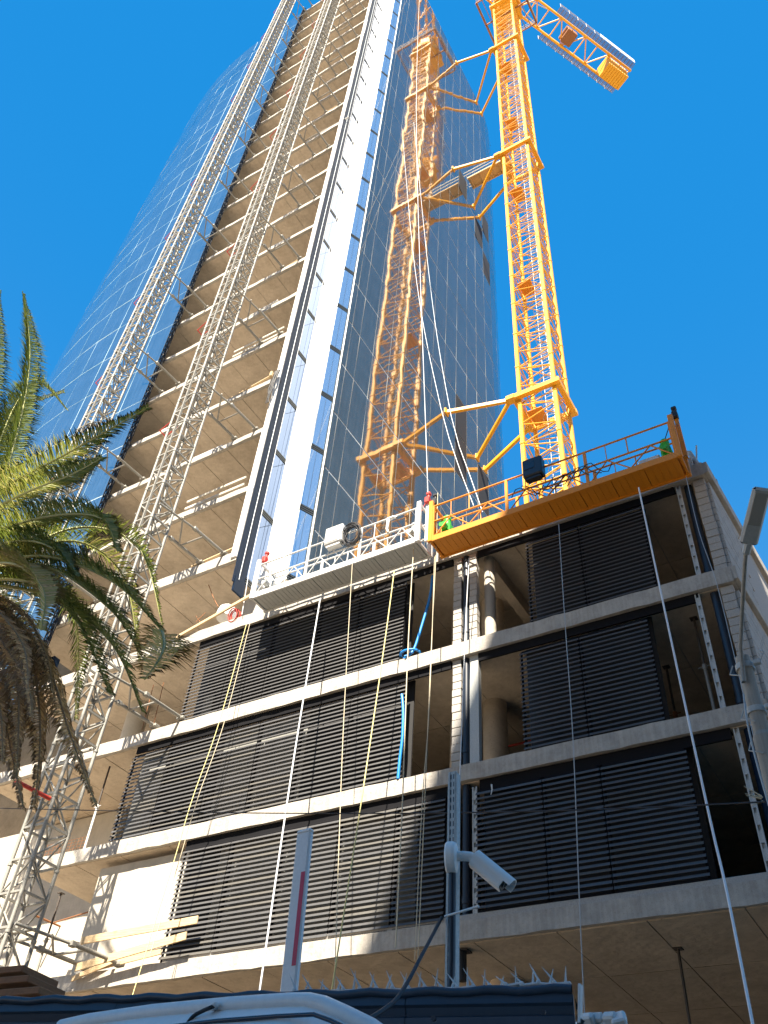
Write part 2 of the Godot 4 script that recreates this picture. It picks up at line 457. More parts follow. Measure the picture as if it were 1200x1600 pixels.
func podium():
	var t := thing("podium_building", "four-storey concrete podium with black slatted screens between bare slabs", "building")
	var left := [-20.3, -20.6, -24.0, -24.0]
	for i in 4:
		slab("floor_slab", t, left[i], -1.55, T[i], [0.36, 0.36, 0.38, 0.38][i], 17.0, M.edge, Vector2(1.6, 2.5))
	# kerb strip set back on the lowest slab
	var k := MB.new()
	k.cbox(Vector3(-8.4, T[0] + 0.06, -15.17), Vector3(13.4, 0.14, 0.2), 0.012)
	obj("kerb_strip", k, M.block, t)
	# back of the floors, side closure, core
	for i in 4:
		var y0: float = 0.0 if i == 0 else T[i - 1]
		board(t, "back_wall", -26, -1.6, y0, T[i] - 0.37, -24.5, M.conc, 0.25)
	board(t, "partition", -8.95, -8.8, 7.47, 16.5, -20.6, M.conc, 7.6)
	board(t, "core_wall", -14.2, -9.6, 7.47, 16.5, -20.0, M.conc, 0.25)
	# screens
	var rows := [
		[[-15.2, -13.72, -12.25, -10.72, -9.28, -8.1], T[0] + 0.02, 10.02],
		[[-7.42, -5.97, -4.78, -3.12], T[0] + 0.13, 10.0],
		[[-17.92, -16.55, -14.95, -13.5, -12.2, -10.75, -9.2], T[1], 13.08],
		[[-6.32, -4.92, -3.4], T[1], 13.08],
		[[-16.5, -15.1, -13.65, -12.1, -10.8, -9.38], T[2], 16.24],
		[[-6.02, -4.64, -3.08], T[2], 16.24]]
	for r in rows: panel_row(t, r[0], r[1], r[2])
	# sliding tracks under each slab
	for i in 3:
		var yt: float = T[i + 1] - 0.36
		var b := MB.new()
		for x in [[-17.9 if i == 1 else (-15.2 if i == 0 else -16.5), -8.05], [-7.35, -2.3]]:
			b.box(Vector3((x[0] + x[1]) * 0.5, yt - 0.11, -15.13), Vector3(x[1] - x[0], 0.22, 0.05))
			b.box(Vector3((x[0] + x[1]) * 0.5, yt - 0.02, -15.24), Vector3(x[1] - x[0], 0.04, 0.2))
		obj("track", b, M.slatframe, t)
	# what stands close behind the screens
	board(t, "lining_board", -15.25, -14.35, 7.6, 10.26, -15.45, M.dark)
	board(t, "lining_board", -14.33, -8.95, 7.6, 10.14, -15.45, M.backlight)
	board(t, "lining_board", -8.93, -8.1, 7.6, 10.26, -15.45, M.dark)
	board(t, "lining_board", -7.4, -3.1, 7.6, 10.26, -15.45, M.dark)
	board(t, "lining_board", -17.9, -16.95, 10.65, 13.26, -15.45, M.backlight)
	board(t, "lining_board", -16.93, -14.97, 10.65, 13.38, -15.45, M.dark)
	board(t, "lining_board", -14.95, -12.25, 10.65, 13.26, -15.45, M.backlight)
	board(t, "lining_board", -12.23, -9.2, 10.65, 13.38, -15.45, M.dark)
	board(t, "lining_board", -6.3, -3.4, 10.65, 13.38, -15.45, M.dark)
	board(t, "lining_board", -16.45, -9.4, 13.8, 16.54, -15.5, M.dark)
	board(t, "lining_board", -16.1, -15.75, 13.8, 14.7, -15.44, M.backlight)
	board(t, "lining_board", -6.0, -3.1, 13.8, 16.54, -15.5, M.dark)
	# concrete wall panel on the first floor, left of the screens
	var wb := MB.new()
	wb.cbox(Vector3(-16.72, 8.78, -15.42), Vector3(2.98, 2.64, 0.24), 0.015)
	obj("wall_panel", wb, M.wallc, t)
	var holes := MB.new()
	for i in 5:
		for j in 3:
			var p := Vector3(-17.95 + i * 0.6 + rnd(-0.04, 0.04), 8.0 + j * 0.85, -15.299)
			holes.tube(p + Vector3(0, 0, -0.01), p + Vector3(0, 0, 0.004), 0.018, 8)
	obj("tie_hole", holes, M.block, t)
	# wall return deeper in, catching a wedge of sun
	board(t, "return_wall", -36.0, -20.9, 0.0, 13.3, -17.9, M.wallc, 0.25)
	board(t, "ground_slab", -24.0, -1.7, 0.01, 0.06, -20.2, M.asphalt, 10.0)
	# the masonry pier with its down pipe in the middle
	for i in 3:
		var y0: float = T[i]; var y1: float = T[i + 1] - 0.38
		if i > 0: blocks(t, -8.02, -7.8, -15.12, y0, y1)
		if i == 2: blocks(t, -7.58, -7.38, -15.12, y0, y1)
		elif i == 1: board(t, "pier_board", -7.58, -7.36, y0, y1, -15.2, M.galv, 0.14)
		var p := MB.new()
		p.tube(Vector3(-7.69, y0 - (0.0 if i else -0.05), -15.2), Vector3(-7.69, y1, -15.2), 0.085, 16)
		p.tube(Vector3(-7.69, y0 + 0.35, -15.2), Vector3(-7.69, y0 + 0.47, -15.2), 0.1, 16)
		obj("down_pipe", p, M.pipe, t)
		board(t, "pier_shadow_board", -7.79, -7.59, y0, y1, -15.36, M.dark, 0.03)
	var timb := MB.new()
	timb.tube(Vector3(-7.2, T[2], -15.5), Vector3(-7.2, T[3] - 0.38, -15.5), 0.14, 14)
	obj("timber_post", timb, M.wallc, t)
	slot_channel(t, -7.45, 7.47, 10.1, -15.1)
	# right-hand corner: slotted channel, pipe and the end of the side wall
	for i in 3:
		var y0: float = T[i]; var y1: float = T[i + 1] - 0.4
		slot_channel(t, [-2.2, -2.33, -2.2][i], y0, y1, -15.12)
		var p := MB.new()
		p.tube(Vector3(-2.0, y0, -15.25), Vector3(-2.0, y1, -15.25), 0.095, 16)
		p.tube(Vector3(-2.0, y0 + 0.12, -15.25), Vector3(-2.0, y0 + 0.24, -15.25), 0.11, 16)
		obj("down_pipe", p, M.navy if i == 0 else M.pipe, t)
		blocks(t, -1.86, -1.6, -15.1, y0, y1)
	# side wall: runs back and very slightly outwards
	var dir := Vector3(0.067, 0, -1).normalized()
	var bz := Basis(Vector3(-dir.z, 0, dir.x), Vector3.UP, -dir)
	var sw := MB.new()
	sw.box(Vector3(-1.66, 8.45, -15.3) + dir * 8.2, Vector3(0.24, 16.9, 16.0), bz)
	obj("side_wall", sw, M.block, t)
	for i in 3:
		var e := MB.new()
		e.cbox(Vector3(-1.55, T[i + 1] - 0.17, -15.02) + dir * 8.1, Vector3(0.2, 0.34, 16.2), 0.012, bz)
		obj("slab_end", e, M.edge, t)
	var bm := MB.new()
	bm.cbox(Vector3.ZERO, Vector3(0.1, 0.188, 0.388), 0.006)
	var bmesh := bm.done()
	var hmx := MB.new()
	hmx.cbox(Vector3.ZERO, Vector3(0.1, 0.188, 0.19), 0.006)
	var hmesh := hmx.done()
	for i in 3:
		var y0: float = T[i] + 0.02
		for r in 13:
			for c in 5:
				var off: float = c * 0.4 + (0.2 if r % 2 else 0.0)
				if r % 2 and c == 4: continue
				if r % 2 and c == 0: put("block", hmesh, M.block, t, Transform3D(bz, Vector3(-1.56, y0 + 0.1 + r * 0.2, -15.25)))
				put("block", bmesh, M.block, t, Transform3D(bz, Vector3(-1.56 + rnd(-0.004, 0.004), y0 + 0.1 + r * 0.2, -15.35) + dir * off))
	# parapet stub and guard pipes on the roof corner
	blocks(t, -2.1, -1.75, -15.12, T[3], T[3] + 0.42, 0.2)
	var gp := MB.new()
	gp.tube(Vector3(-2.5, 17.55, -15.3), Vector3(-1.78, 17.6, -15.25), 0.06, 10)
	gp.tube(Vector3(-1.78, 17.6, -15.25), Vector3(-1.62, 16.95, -15.3), 0.06, 10)
	gp.tube(Vector3(-1.86, 17.6, -15.25), Vector3(-1.86, 18.1, -15.25), 0.03, 8)
	gp.tube(Vector3(-1.7, 17.3, -15.4), Vector3(-1.6, 17.9, -15.4), 0.02, 8)
	obj("guard_pipe", gp, M.galv, t)
	for q in [[-1.5, -16.6], [-1.35, -19.2], [-1.25, -21.2]]:
		var rbn := MB.new()
		rbn.bar(Vector3(q[0], 16.9, q[1]), Vector3(q[0] + 0.02, 17.75, q[1]), 0.09, 0.03)
		obj("starter_bar", rbn, M.steel, t)
	# columns inside
	for i in 3:
		for x in [-7.93, -14.6]:
			column("column", t, x, -17.2, T[i], T[i + 1] - 0.37, 0.3, M.conc)
	for x in [-20.2, -14.0, -7.9]:
		column("column", t, x, -17.4, 0.0, T[0] - 0.36, 0.34, M.conc)
	column("column", t, -20.6, -17.0, T[2], T[3] - 0.37, 0.34, M.wallc)
	# a drain stub under the lowest slab and a downstand beam on the top floor
	var ds := MB.new()
	var dp := at_y(722, 1487, T[0] - 0.4)
	ds.tube(dp, dp + Vector3(0, -0.5, 0), 0.085, 16)
	ds.box(dp + Vector3(0, 0, 0), Vector3(0.3, 0.03, 0.24))
	obj("drain_stub", ds, M.black, t)
	board(t, "downstand_beam", -7.3, -7.05, 16.1, 16.5, -18.5, M.conc, 6.0)
func slot_channel(parent: Node, x: float, y0: float, y1: float, z: float):
	var b := MB.new()
	var w := 0.1
	b.box(Vector3(x - w * 0.5 + 0.012, (y0 + y1) * 0.5, z), Vector3(0.024, y1 - y0, 0.05))
	b.box(Vector3(x + w * 0.5 - 0.012, (y0 + y1) * 0.5, z), Vector3(0.024, y1 - y0, 0.05))
	var n := int((y1 - y0) / 0.28)
	for i in n:
		var h := (y1 - y0) / n
		b.box(Vector3(x, y0 + (i + 0.36) * h, z + 0.002), Vector3(w - 0.046, h * 0.68, 0.03))
	b.box(Vector3(x, (y0 + y1) * 0.5, z - 0.03), Vector3(w - 0.01, y1 - y0, 0.01))
	return obj("slotted_channel", b, M.galv, parent)

# ------------------------------------------------------------------ tower
func plan_left(s: float) -> Array:      # outline of the curved glass, from the open bay to the left: point and outward normal
	var flat := 4.6; var r := 26.0
	if s < flat: return [Vector3(-23.9 - s, 0, -15.0), Vector3(0, 0, 1)]
	var a := (s - flat) / r
	return [Vector3(-23.9 - flat - r * sin(a), 0, -15.0 - r * (1 - cos(a))), Vector3(-sin(a), 0, cos(a))]
func plan_right(s: float) -> Array:     # outline of the side facade, from the front corner backwards
	var flat := 13.9; var r := 11.0
	if s < flat: return [Vector3(-14.1, 0, -16.5 - s), Vector3(1, 0, 0)]
	var a := (s - flat) / r
	return [Vector3(-14.1 - r * (1 - cos(a)), 0, -16.5 - flat - r * sin(a)), Vector3(cos(a), 0, -sin(a))]
func panes(parent: Node, plan: Callable, cuts: Array, y0: float, rows: int, h: float, m: Material, singles: int, wobble: float, gapx: float, gapy: float, lift: float, skip: Dictionary = {}):
	var rest := MB.new(); var any := false
	var cache := {}
	for r in rows:
		for c in cuts.size() - 1:
			if skip.has(Vector2i(c, r)): continue
			var a: Array = plan.call(cuts[c]); var b: Array = plan.call(cuts[c + 1])
			var pa: Vector3 = a[0]; var pb: Vector3 = b[0]
			var w := pa.distance_to(pb) - gapx
			var along := (pb - pa).normalized()
			var n := ((a[1] + b[1]) as Vector3).normalized()
			var o := (pa + pb) * 0.5 + n * lift + Vector3.UP * (y0 + (r + 0.5) * h)
			var bs := Basis(n.cross(Vector3.UP) * -1.0, Vector3.UP, n)
			bs = bs * Basis(Vector3.UP, rnd(-wobble, wobble)) * Basis(Vector3.RIGHT, rnd(-wobble, wobble))
			var key := int(w * 200)
			if not cache.has(key):
				var mb := MB.new()
				mb.box(Vector3.ZERO, Vector3(w, h - gapy, 0.03))
				cache[key] = mb.done()
			if r < singles: put("pane", cache[key], m, parent, Transform3D(bs, o))
			else:
				rest.st.append_from(cache[key], 0, Transform3D(bs, o)); any = true
	if any: stuff(obj("panes_above", rest, m, parent))
func backing(plan: Callable, cuts: Array, y0: float, y1: float, lift: float, th: float) -> MB:
	var b := MB.new()
	for c in cuts.size() - 1:
		var a: Array = plan.call(cuts[c]); var d: Array = plan.call(cuts[c + 1])
		var pa: Vector3 = a[0]; var pb: Vector3 = d[0]
		var n := ((a[1] + d[1]) as Vector3).normalized()
		var bs := Basis(n.cross(Vector3.UP) * -1.0, Vector3.UP, n)
		b.box((pa + pb) * 0.5 + n * (lift - th * 0.5) + Vector3.UP * (y0 + y1) * 0.5, Vector3(pa.distance_to(pb) + 0.004, y1 - y0, th), bs)
	return b
func tower():
	var t := thing("tower_building", "tall unfinished tower with open concrete floors and blue mirror glass", "building")
	# open bay: slabs with board-marked soffits
	for i in 23:
		var y := P0 + PF * i
		slab("floor_slab", t, -29.0 if i > 0 else -25.5, -15.77, y, 0.25 if i else 0.4, 9.0, M.edge, Vector2(1.25, 2.5), -15.02)
	board(t, "core_wall", -38, -15.8, 16.9, 88, -23.5, M.conc, 0.3)
	board(t, "partition", -15.95, -15.8, 20, 88, -19.6, M.conc, 7.5)
	for i in 22:
		var y := P0 + PF * i
		for p in [Vector2(-25.6, -17.6), Vector2(-19.3, -19.6)]:
			column("column", t, p.x, p.y, y, y + PF - 0.3, 0.36, M.wallc)
	column("column", t, -21.6, -17.6, T[3], P0 - 0.4, 0.36, M.wallc)
	# bright concrete edge of the bay
	for i in 22:
		var e := MB.new()
		var y := P0 + PF * i
		e.cbox(Vector3(-15.87 + rnd(-0.012, 0.012), y + PF * 0.5 - 0.3, -15.0), Vector3(0.22 + rnd(-0.02, 0.03), PF - 0.012, 0.08), 0.012)
		obj("edge_strip", e, M.white, t)
	# return face of the recess: dark blue cladding, then a strip of glass; pale pier beyond it
	board(t, "dark_cladding", -15.77, -15.74, 18.6, 90.0, -15.325, M.navy, 0.55)
	board(t, "cladding_end", -15.79, -15.72, 18.3, 18.9, -15.4, M.navy, 0.5)
	var gl := MB.new()
	for z in [-15.3]: gl.tube(Vector3(-15.725, 18.8, z), Vector3(-15.725, 90, z), 0.014, 6)
	obj("guide_rail", gl, M.joint, t)
	board(t, "plinth_wall", -16.3, -14.3, T[3], 19.3, -16.5, M.block, 0.3)
	for i in 23:
		var e := MB.new()
		var y := 18.9 + PF * i
		e.cbox(Vector3(-15.085, y + PF * 0.5, -16.27), Vector3(1.345, PF - 0.012, 0.24), 0.012, Basis(Vector3.UP, -0.186))
		obj("pier_panel", e, M.white, t)
	var sl := Node3D.new(); sl.name = "glass_strip"; t.add_child(sl, true)
	panes(sl, func(q): return [Vector3(-15.75, 0, -15.61 - q), Vector3(1, 0, 0)], [0.0, 0.33, 0.68], 19.0, 23, PF, M.paleglass, 9, 0.003, 0.012, 0.3, 0.0)
	var bk := MB.new(); bk.box(Vector3(-15.8, 55, -15.95), Vector3(0.06, 72, 0.7)); obj("backing", bk, M.spandrel, sl)
	var sr := Node3D.new(); sr.name = "glass_strip"; t.add_child(sr, true)
	panes(sr, func(q): return [Vector3(-14.42 + q * 0.385, 0, -16.03 - q * 0.923), Vector3(0.923, 0, 0.385)], [0.0, 0.25, 0.52], 19.0, 23, PF, M.skyglass, 9, 0.003, 0.012, 0.3, 0.0)
	var bk2 := MB.new(); bk2.box(Vector3(-14.37, 55, -16.29), Vector3(0.06, 72, 0.5), Basis(Vector3.UP, -0.395)); obj("backing", bk2, M.spandrel, sr)
	for i in 24:
		for k in 3:
			var yy := 19.0 + PF * i - 0.09 + k * 0.09
			board(sl, "transom", -15.75, -15.71, yy - 0.02, yy + 0.02, -15.95, M.trim, 0.68)
			var tb := MB.new()
			tb.box(Vector3(-14.315, yy, -16.27), Vector3(0.05, 0.04, 0.52), Basis(Vector3.UP, -0.395))
			obj("transom", tb, M.trim, sr)
	# corner trim
	var ct := MB.new()
	ct.box(Vector3(-14.16, 55.0, -16.57), Vector3(0.13, 72.0, 0.1))
	obj("corner_trim", ct, M.trim, t)
	# side facade
	var rf := Node3D.new(); rf.name = "side_glass_wall"; t.add_child(rf, true)
	var cuts := [0.02, 0.34, 0.98, 2.07]
	while cuts.back() < 26.0: cuts.append(cuts.back() + 1.32)
	var open := {}
	for q in [Vector2i(9, 5), Vector2i(9, 6), Vector2i(11, 5), Vector2i(11, 14), Vector2i(9, 15), Vector2i(12, 13), Vector2i(12, 15)]: open[q] = true
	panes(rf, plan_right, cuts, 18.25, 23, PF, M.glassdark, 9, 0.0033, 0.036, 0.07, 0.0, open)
	obj("joint_bed", backing(plan_right, cuts, 18.0, 89.4, 0.004, 0.06), M.jointgrey, rf)
	for q in open:
		# an open vent: dark reveal and a sash hung out from its top edge
		var a: Array = plan_right.call(cuts[q.x]); var b: Array = plan_right.call(cuts[q.x + 1])
		var n := ((a[1] + b[1]) as Vector3).normalized()
		var o: Vector3 = ((a[0] + b[0]) as Vector3) * 0.5 + Vector3.UP * (18.25 + (q.y + 0.5) * PF)
		var bs := Basis(n.cross(Vector3.UP) * -1.0, Vector3.UP, n)
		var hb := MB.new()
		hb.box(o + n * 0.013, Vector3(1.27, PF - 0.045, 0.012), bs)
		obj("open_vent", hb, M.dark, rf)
	# far wall and roof of the tower body
	var rb2 := MB.new()
	rb2.box(Vector3(-25, 53, -29), Vector3(18, 72, 9))
	obj("rear_wall", rb2, M.conc, t)
	var rr := MB.new()
	rr.box(Vector3(-20.2, 89.0, -23.5), Vector3(11.8, 0.5, 13.0))
	obj("roof_slab", rr, M.edge, t)
	# curved glass on the left
	var lf := Node3D.new(); lf.name = "curved_glass_wall"; t.add_child(lf, true)
	var cl := [0.0]
	while cl.back() < 24.0: cl.append(cl.back() + 1.75)
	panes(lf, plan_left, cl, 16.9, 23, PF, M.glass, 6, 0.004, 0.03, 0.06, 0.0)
	obj("joint_bed", backing(plan_left, cl, 16.9, 88.0, 0.0, 0.05), M.jointblue, lf)
	# black safety net hung down the edge of the open bay
	var nt := MB.new()
	var y := 17.2
	while y < 88.0:
		nt.bar(Vector3(-24.05, y, -14.9), Vector3(-23.72, y + 0.34, -14.86), 0.03)
		nt.bar(Vector3(-23.72, y, -14.84), Vector3(-24.05, y + 0.34, -14.88), 0.03)
		y += 0.36
	for x in [-24.06, -23.88, -23.7]: nt.tube(Vector3(x, 17, -14.9), Vector3(x, 88.2, -14.9), 0.03, 5)
	nt.box(Vector3(-23.9, 52.5, -14.96), Vector3(0.3, 71, 0.01))
	obj("edge_netting", nt, M.black, t)
	# odds and ends left on the slab edges
	for i in 20:
		var yy := P0 + PF * i
		var pl := MB.new()
		var xa := rnd(-19.5, -17.6); var xb := xa + rnd(1.0, 2.2)
		pl.bar(Vector3(xa, yy + 0.1, -15.1 + rnd(-0.1, 0.1)), Vector3(xb, yy + rnd(0.1, 0.5), -15.15), 0.09, 0.04)
		obj("edge_board", pl, M.wood if i % 3 == 0 else M.alu, t)
		if i % 2 == 0:
			var pm := MB.new()
			pm.bar(Vector3(-23.3, yy + 0.08, -15.2), Vector3(-21.6, yy + 0.2, -15.25), 0.1, 0.04)
			obj("edge_board", pm, M.alu, t)
	for i in [1, 4]:
		var yy: float = P0 + PF * i
		var g := MB.new()
		g.bar(Vector3(-19.0, yy + 0.55, -15.06), Vector3(-16.3, yy + 0.58, -15.06), 0.05, 0.1)
		g.bar(Vector3(-19.0, yy + 0.2, -15.06), Vector3(-16.3, yy + 0.23, -15.06), 0.05, 0.1)
		obj("guard_rail", g, M.wallc, t)

# ------------------------------------------------------------------ tower crane
func crane():
	var t := thing("tower_crane", "yellow lattice tower crane tied to the glass tower", "tower crane")
	var x0 := -10.38; var x1 := -8.49; var z0 := -26.5; var z1 := -28.39
	var h := 3.06
	var legs := MB.new()
	legs.cbox(Vector3(0, h * 0.5, 0), Vector3(0.2, h - 0.01, 0.2), 0.02)
	legs.cbox(Vector3(0, 0.09, 0), Vector3(0.235, 0.14, 0.235), 0.015)
	var lm := legs.done()
	var br := MB.new()
	var f := [[Vector3(x0, 0, z0), Vector3(x1, 0, z0)], [Vector3(x1, 0, z0), Vector3(x1, 0, z1)], [Vector3(x1, 0, z1), Vector3(x0, 0, z1)], [Vector3(x0, 0, z1), Vector3(x0, 0, z0)]]
	for q in f:
		var a: Vector3 = q[0]; var b: Vector3 = q[1]
		for k in 2:
			var ya := Vector3.UP * (k * h * 0.5 + 0.06); var yb := Vector3.UP * ((k + 1) * h * 0.5 - 0.02); var ym := Vector3.UP * ((k + 0.5) * h * 0.5)
			br.tube(a + ya, b + ym, 0.034, 6, -1, false)
			br.tube(b + ym, a + yb, 0.034, 6, -1, false)
			if k == 0: br.tube(a + ya, b + ya, 0.028, 6, -1, false)
	br.tube(Vector3(x0, 0.1, z0), Vector3(x1, 0.1, z1), 0.03, 6, -1, false)
	var bm := br.done()
	var ld := MB.new()
	for s in [-0.2, 0.2]: ld.tube(Vector3(-9.3 + s, 0.0, -27.9), Vector3(-9.3 + s, h, -27.9), 0.022, 6, -1, false)
	for k in 10: ld.tube(Vector3(-9.5, 0.15 + k * 0.3, -27.9), Vector3(-9.1, 0.15 + k * 0.3, -27.9), 0.014, 5, -1, false)
	for k in 4:
		for s in 6:
			var a0 := PI * s / 6.0; var a1 := PI * (s + 1) / 6.0
			ld.tube(Vector3(-9.3 + cos(a0) * 0.36, 0.4 + k * 0.76, -27.9 + sin(a0) * 0.6), Vector3(-9.3 + cos(a1) * 0.36, 0.4 + k * 0.76, -27.9 + sin(a1) * 0.6), 0.014, 4, -1, false)
	var ldm := ld.done()
	var n := 33
	for i in n:
		var s := Node3D.new()
		s.name = "mast_section"; s.position = Vector3(0, i * h, 0)
		t.add_child(s, true)
		for q in [[x0, z0], [x1, z0], [x0, z1], [x1, z1]]: put("leg", lm, M.yellow, s, Transform3D(Basis(), Vector3(q[0], 0, q[1])))
		obj("bracing", bm, M.yellow, s)
		obj("ladder", ldm, M.galv, s)
		if i % 4 == 0:
			var pf := MB.new()
			pf.box(Vector3(-9.9, 0.12, -27.7), Vector3(0.8, 0.04, 1.1))
			obj("landing_plate", pf, M.orange, s)
	# tie collars with three struts each, running to the glass
	var levels := [[37.2, [Vector3(-14.08, 0, -25.5), Vector3(-14.08, 0, -29.1), Vector3(-14.1, 0, -30.1)]], [65.9, [Vector3(-14.08, 0, -25.6), Vector3(-14.08, 0, -29.0), Vector3(-14.1, 0, -30.0)]], [88.3, [Vector3(-14.08, 0, -25.7), Vector3(-14.08, 0, -29.8), Vector3(-14.12, 0, -31.0)]]]
	for l in levels:
		var y: float = l[0]
		var c := MB.new()
		var o := 0.22
		for q in [[Vector3(x0 - o - 0.14, y, z0 + o), Vector3(x1 + o + 0.14, y, z0 + o)], [Vector3(x0 - o - 0.14, y, z1 - o), Vector3(x1 + o + 0.14, y, z1 - o)], [Vector3(x0 - o, y, z0 + o - 0.14), Vector3(x0 - o, y, z1 - o + 0.14)], [Vector3(x1 + o, y, z0 + o - 0.14), Vector3(x1 + o, y, z1 - o + 0.14)]]:
			c.bar(q[0], q[1], 0.26, 0.3)
		c.cbox(Vector3(x0 - 0.4, y, z0 + 0.18), Vector3(0.5, 0.36, 0.42), 0.04)
		c.cbox(Vector3(x0 - 0.36, y, z1 - 0.1), Vector3(0.42, 0.34, 0.36), 0.04)
		obj("tie_collar", c, M.yellow, t)
		for k in 3:
			var a := Vector3(x0 - 0.45, y - 0.05, z0 + 0.18) if k < 2 else Vector3(x0 - 0.4, y - 0.05, z1 - 0.1)
			var b: Vector3 = l[1][k] + Vector3.UP * (y - 0.05)
			var s := MB.new()
			s.bar(a, b, 0.17, 0.2)
			s.cbox(b, Vector3(0.12, 0.4, 0.4), 0.03)
			obj("tie_strut", s, M.yellow, t)
	# gangway from the mast to the tower at the middle collar
	var gw := MB.new()
	gw.box(Vector3(-12.0, 66.9, -27.6), Vector3(3.4, 0.06, 0.9))
	for k in 5: gw.box(Vector3(-13.5 + k * 0.8, 66.8, -27.6), Vector3(0.08, 0.12, 0.9))
	for s in [-27.15, -28.05]: gw.bar(Vector3(-13.7, 66.82, s), Vector3(-10.3, 66.82, s), 0.1, 0.16)
	var gwo := obj("gangway", gw, M.wood, t)
	var gr := MB.new()
	for s in [-27.12, -28.08]:
		gr.tube(Vector3(-14.0, 67.9, s), Vector3(-10.3, 67.9, s), 0.035, 6)
		gr.tube(Vector3(-14.0, 67.4, s), Vector3(-10.3, 67.4, s), 0.03, 6)
	obj("handrail", gr, M.alu, gwo)
	# slewing ring, platform and counter-jib
	var top := 100.0
	var c0 := Vector3(-9.43, top, -27.45)
	var sr := MB.new()
	sr.cbox(c0 + Vector3(0, 0.3, 0), Vector3(2.6, 0.5, 2.6), 0.05)
	sr.lathe(c0, Vector3.UP, [[0.0, 0.55], [1.55, 0.55], [1.55, 1.1], [0.0, 1.1]], 28)
	obj("slewing_ring", sr, M.yellow, t)
	var pfm := MB.new()
	for k in 9:
		var xx := -2.2 + k * 0.55
		pfm.bar(c0 + Vector3(xx, 0.1, -2.3), c0 + Vector3(xx, 0.1, 2.3), 0.06, 0.06)
	for zz in [-2.3, 0.0, 2.3]: pfm.bar(c0 + Vector3(-2.3, 0.02, zz), c0 + Vector3(2.3, 0.02, zz), 0.12, 0.16)
	for xx in [-2.3, 2.3]: pfm.bar(c0 + Vector3(xx, 0.02, -2.3), c0 + Vector3(xx, 0.02, 2.3), 0.12, 0.16)
	obj("platform", pfm, M.rust, t)
	var prl := MB.new()
	for hh in [0.6, 1.15]:
		for q in [[-2.3, -2.3, 2.3, -2.3], [2.3, -2.3, 2.3, 2.3], [2.3, 2.3, -2.3, 2.3], [-2.3, 2.3, -2.3, -2.3]]:
			prl.tube(c0 + Vector3(q[0], hh, q[1]), c0 + Vector3(q[2], hh, q[3]), 0.03, 5)
	obj("platform_rail", prl, M.galv, t)
	var hd := MB.new()
	hd.cbox(c0 + Vector3(0, 3.0, 0), Vector3(1.6, 4.0, 1.6), 0.05)
	obj("slewing_tower", hd, M.yellow, t)
	# counter-jib
	var jy := 107.2
	var k2 := (jy - 1.6) / 94.4
	var pa := at_y(861, 38, jy); var pb := at_y(972.5, 122.5, jy)
	var d := (pb - pa).normalized(); d.y = 0; d = d.normalized()
	var side := Vector3(-d.z, 0, d.x)                       # to the viewer's right of the jib
	var start := Vector3(c0.x, jy, c0.z)
	var off := (pa - start).dot(side)
	start += side * off
	var len := (pb - start).dot(d) + 0.2
	var w := 1.12
	var jb := MB.new()
	for s in [-1, 1]: jb.bar(start + side * s * w, start + side * s * w + d * len, 0.2, 0.4)
	var q := 0.0
	var flip := 1.0
	while q < len - 0.3:
		jb.bar(start + d * q + side * w * flip, start + d * minf(q + 1.7, len) - side * w * flip, 0.11)
		jb.bar(start + d * q - side * w, start + d * q + side * w, 0.11)
		q += 1.7; flip = -flip
	var jo := obj("counter_jib", jb, M.yellow, t)
	var walk := MB.new()
	for s in [-1, 1]:
		var c: Vector3 = start + side * s * (w + 0.45) + Vector3.UP * 0.1
		for k in 5: walk.bar(c + side * (k - 2.0) * 0.13 + d * (len * 0.36), c + side * (k - 2.0) * 0.13 + d * len, 0.05, 0.04)
		var wq := len * 0.36
		while wq < len:
			walk.bar(c - side * 0.3 + d * wq, c + side * 0.3 + d * wq, 0.06, 0.05)
			wq += 0.45
	stuff(obj("walkway", walk, M.walk, jo))
	var rail := MB.new()
	for s in [-1, 1]:
		var c: Vector3 = start + side * s * (w + 0.78)
		for hh in [0.55, 1.1]: rail.tube(c + d * (len * 0.36) + Vector3.UP * hh, c + d * len + Vector3.UP * hh, 0.03, 5)
		var e := len * 0.36
		while e < len:
			rail.tube(c + d * e, c + d * e + Vector3.UP * 1.1, 0.03, 5)
			e += 1.2
		rail.tube(start + side * s * w + d * len * 0.36 + Vector3.UP * 0.2, c0 + Vector3(0, 8.0, 0), 0.05, 6)
	obj("jib_rail", rail, M.galv, jo)
	for s in 9:
		var bl := MB.new()
		bl.cbox(start + d * (len - 3.0 + s * 0.31) + Vector3(0, -0.75, 0), Vector3(1.7, 2.3, 0.29), 0.03, Basis(side, Vector3.UP, -d))
		obj("ballast_slab", bl, M.yellow, t)
	var wn := MB.new()
	wn.cbox(start + d * (len * 0.52) + Vector3(0, 0.2, 0), Vector3(1.5, 0.9, 1.3), 0.06, Basis(side, Vector3.UP, -d))
	wn.tube(start + d * (len * 0.5) + side * 0.7 + Vector3(0, 0.5, 0), start + d * (len * 0.5) - side * 0.7 + Vector3(0, 0.5, 0), 0.5, 18)
	obj("winch", wn, M.rust, t)
	var pl := MB.new()
	pl.cbox(start + side * (w + 0.84) + d * (len - 2.6) + Vector3(0, 0.6, 0), Vector3(0.05, 0.9, 5.0), 0.015, Basis(side, Vector3.UP, -d))
	obj("name_board", pl, M.white, t)
	# front jib, out of the picture to the left
	var fj := MB.new()
	for s in [-0.8, 0.8]: fj.tube(c0 + Vector3(0, 3.4, 0) + side * s, c0 + Vector3(0, 3.4, 0) + side * s - d * 42.0, 0.12, 6)
	fj.tube(c0 + Vector3(0, 4.9, 0), c0 + Vector3(0, 4.9, 0) - d * 42.0, 0.12, 6)
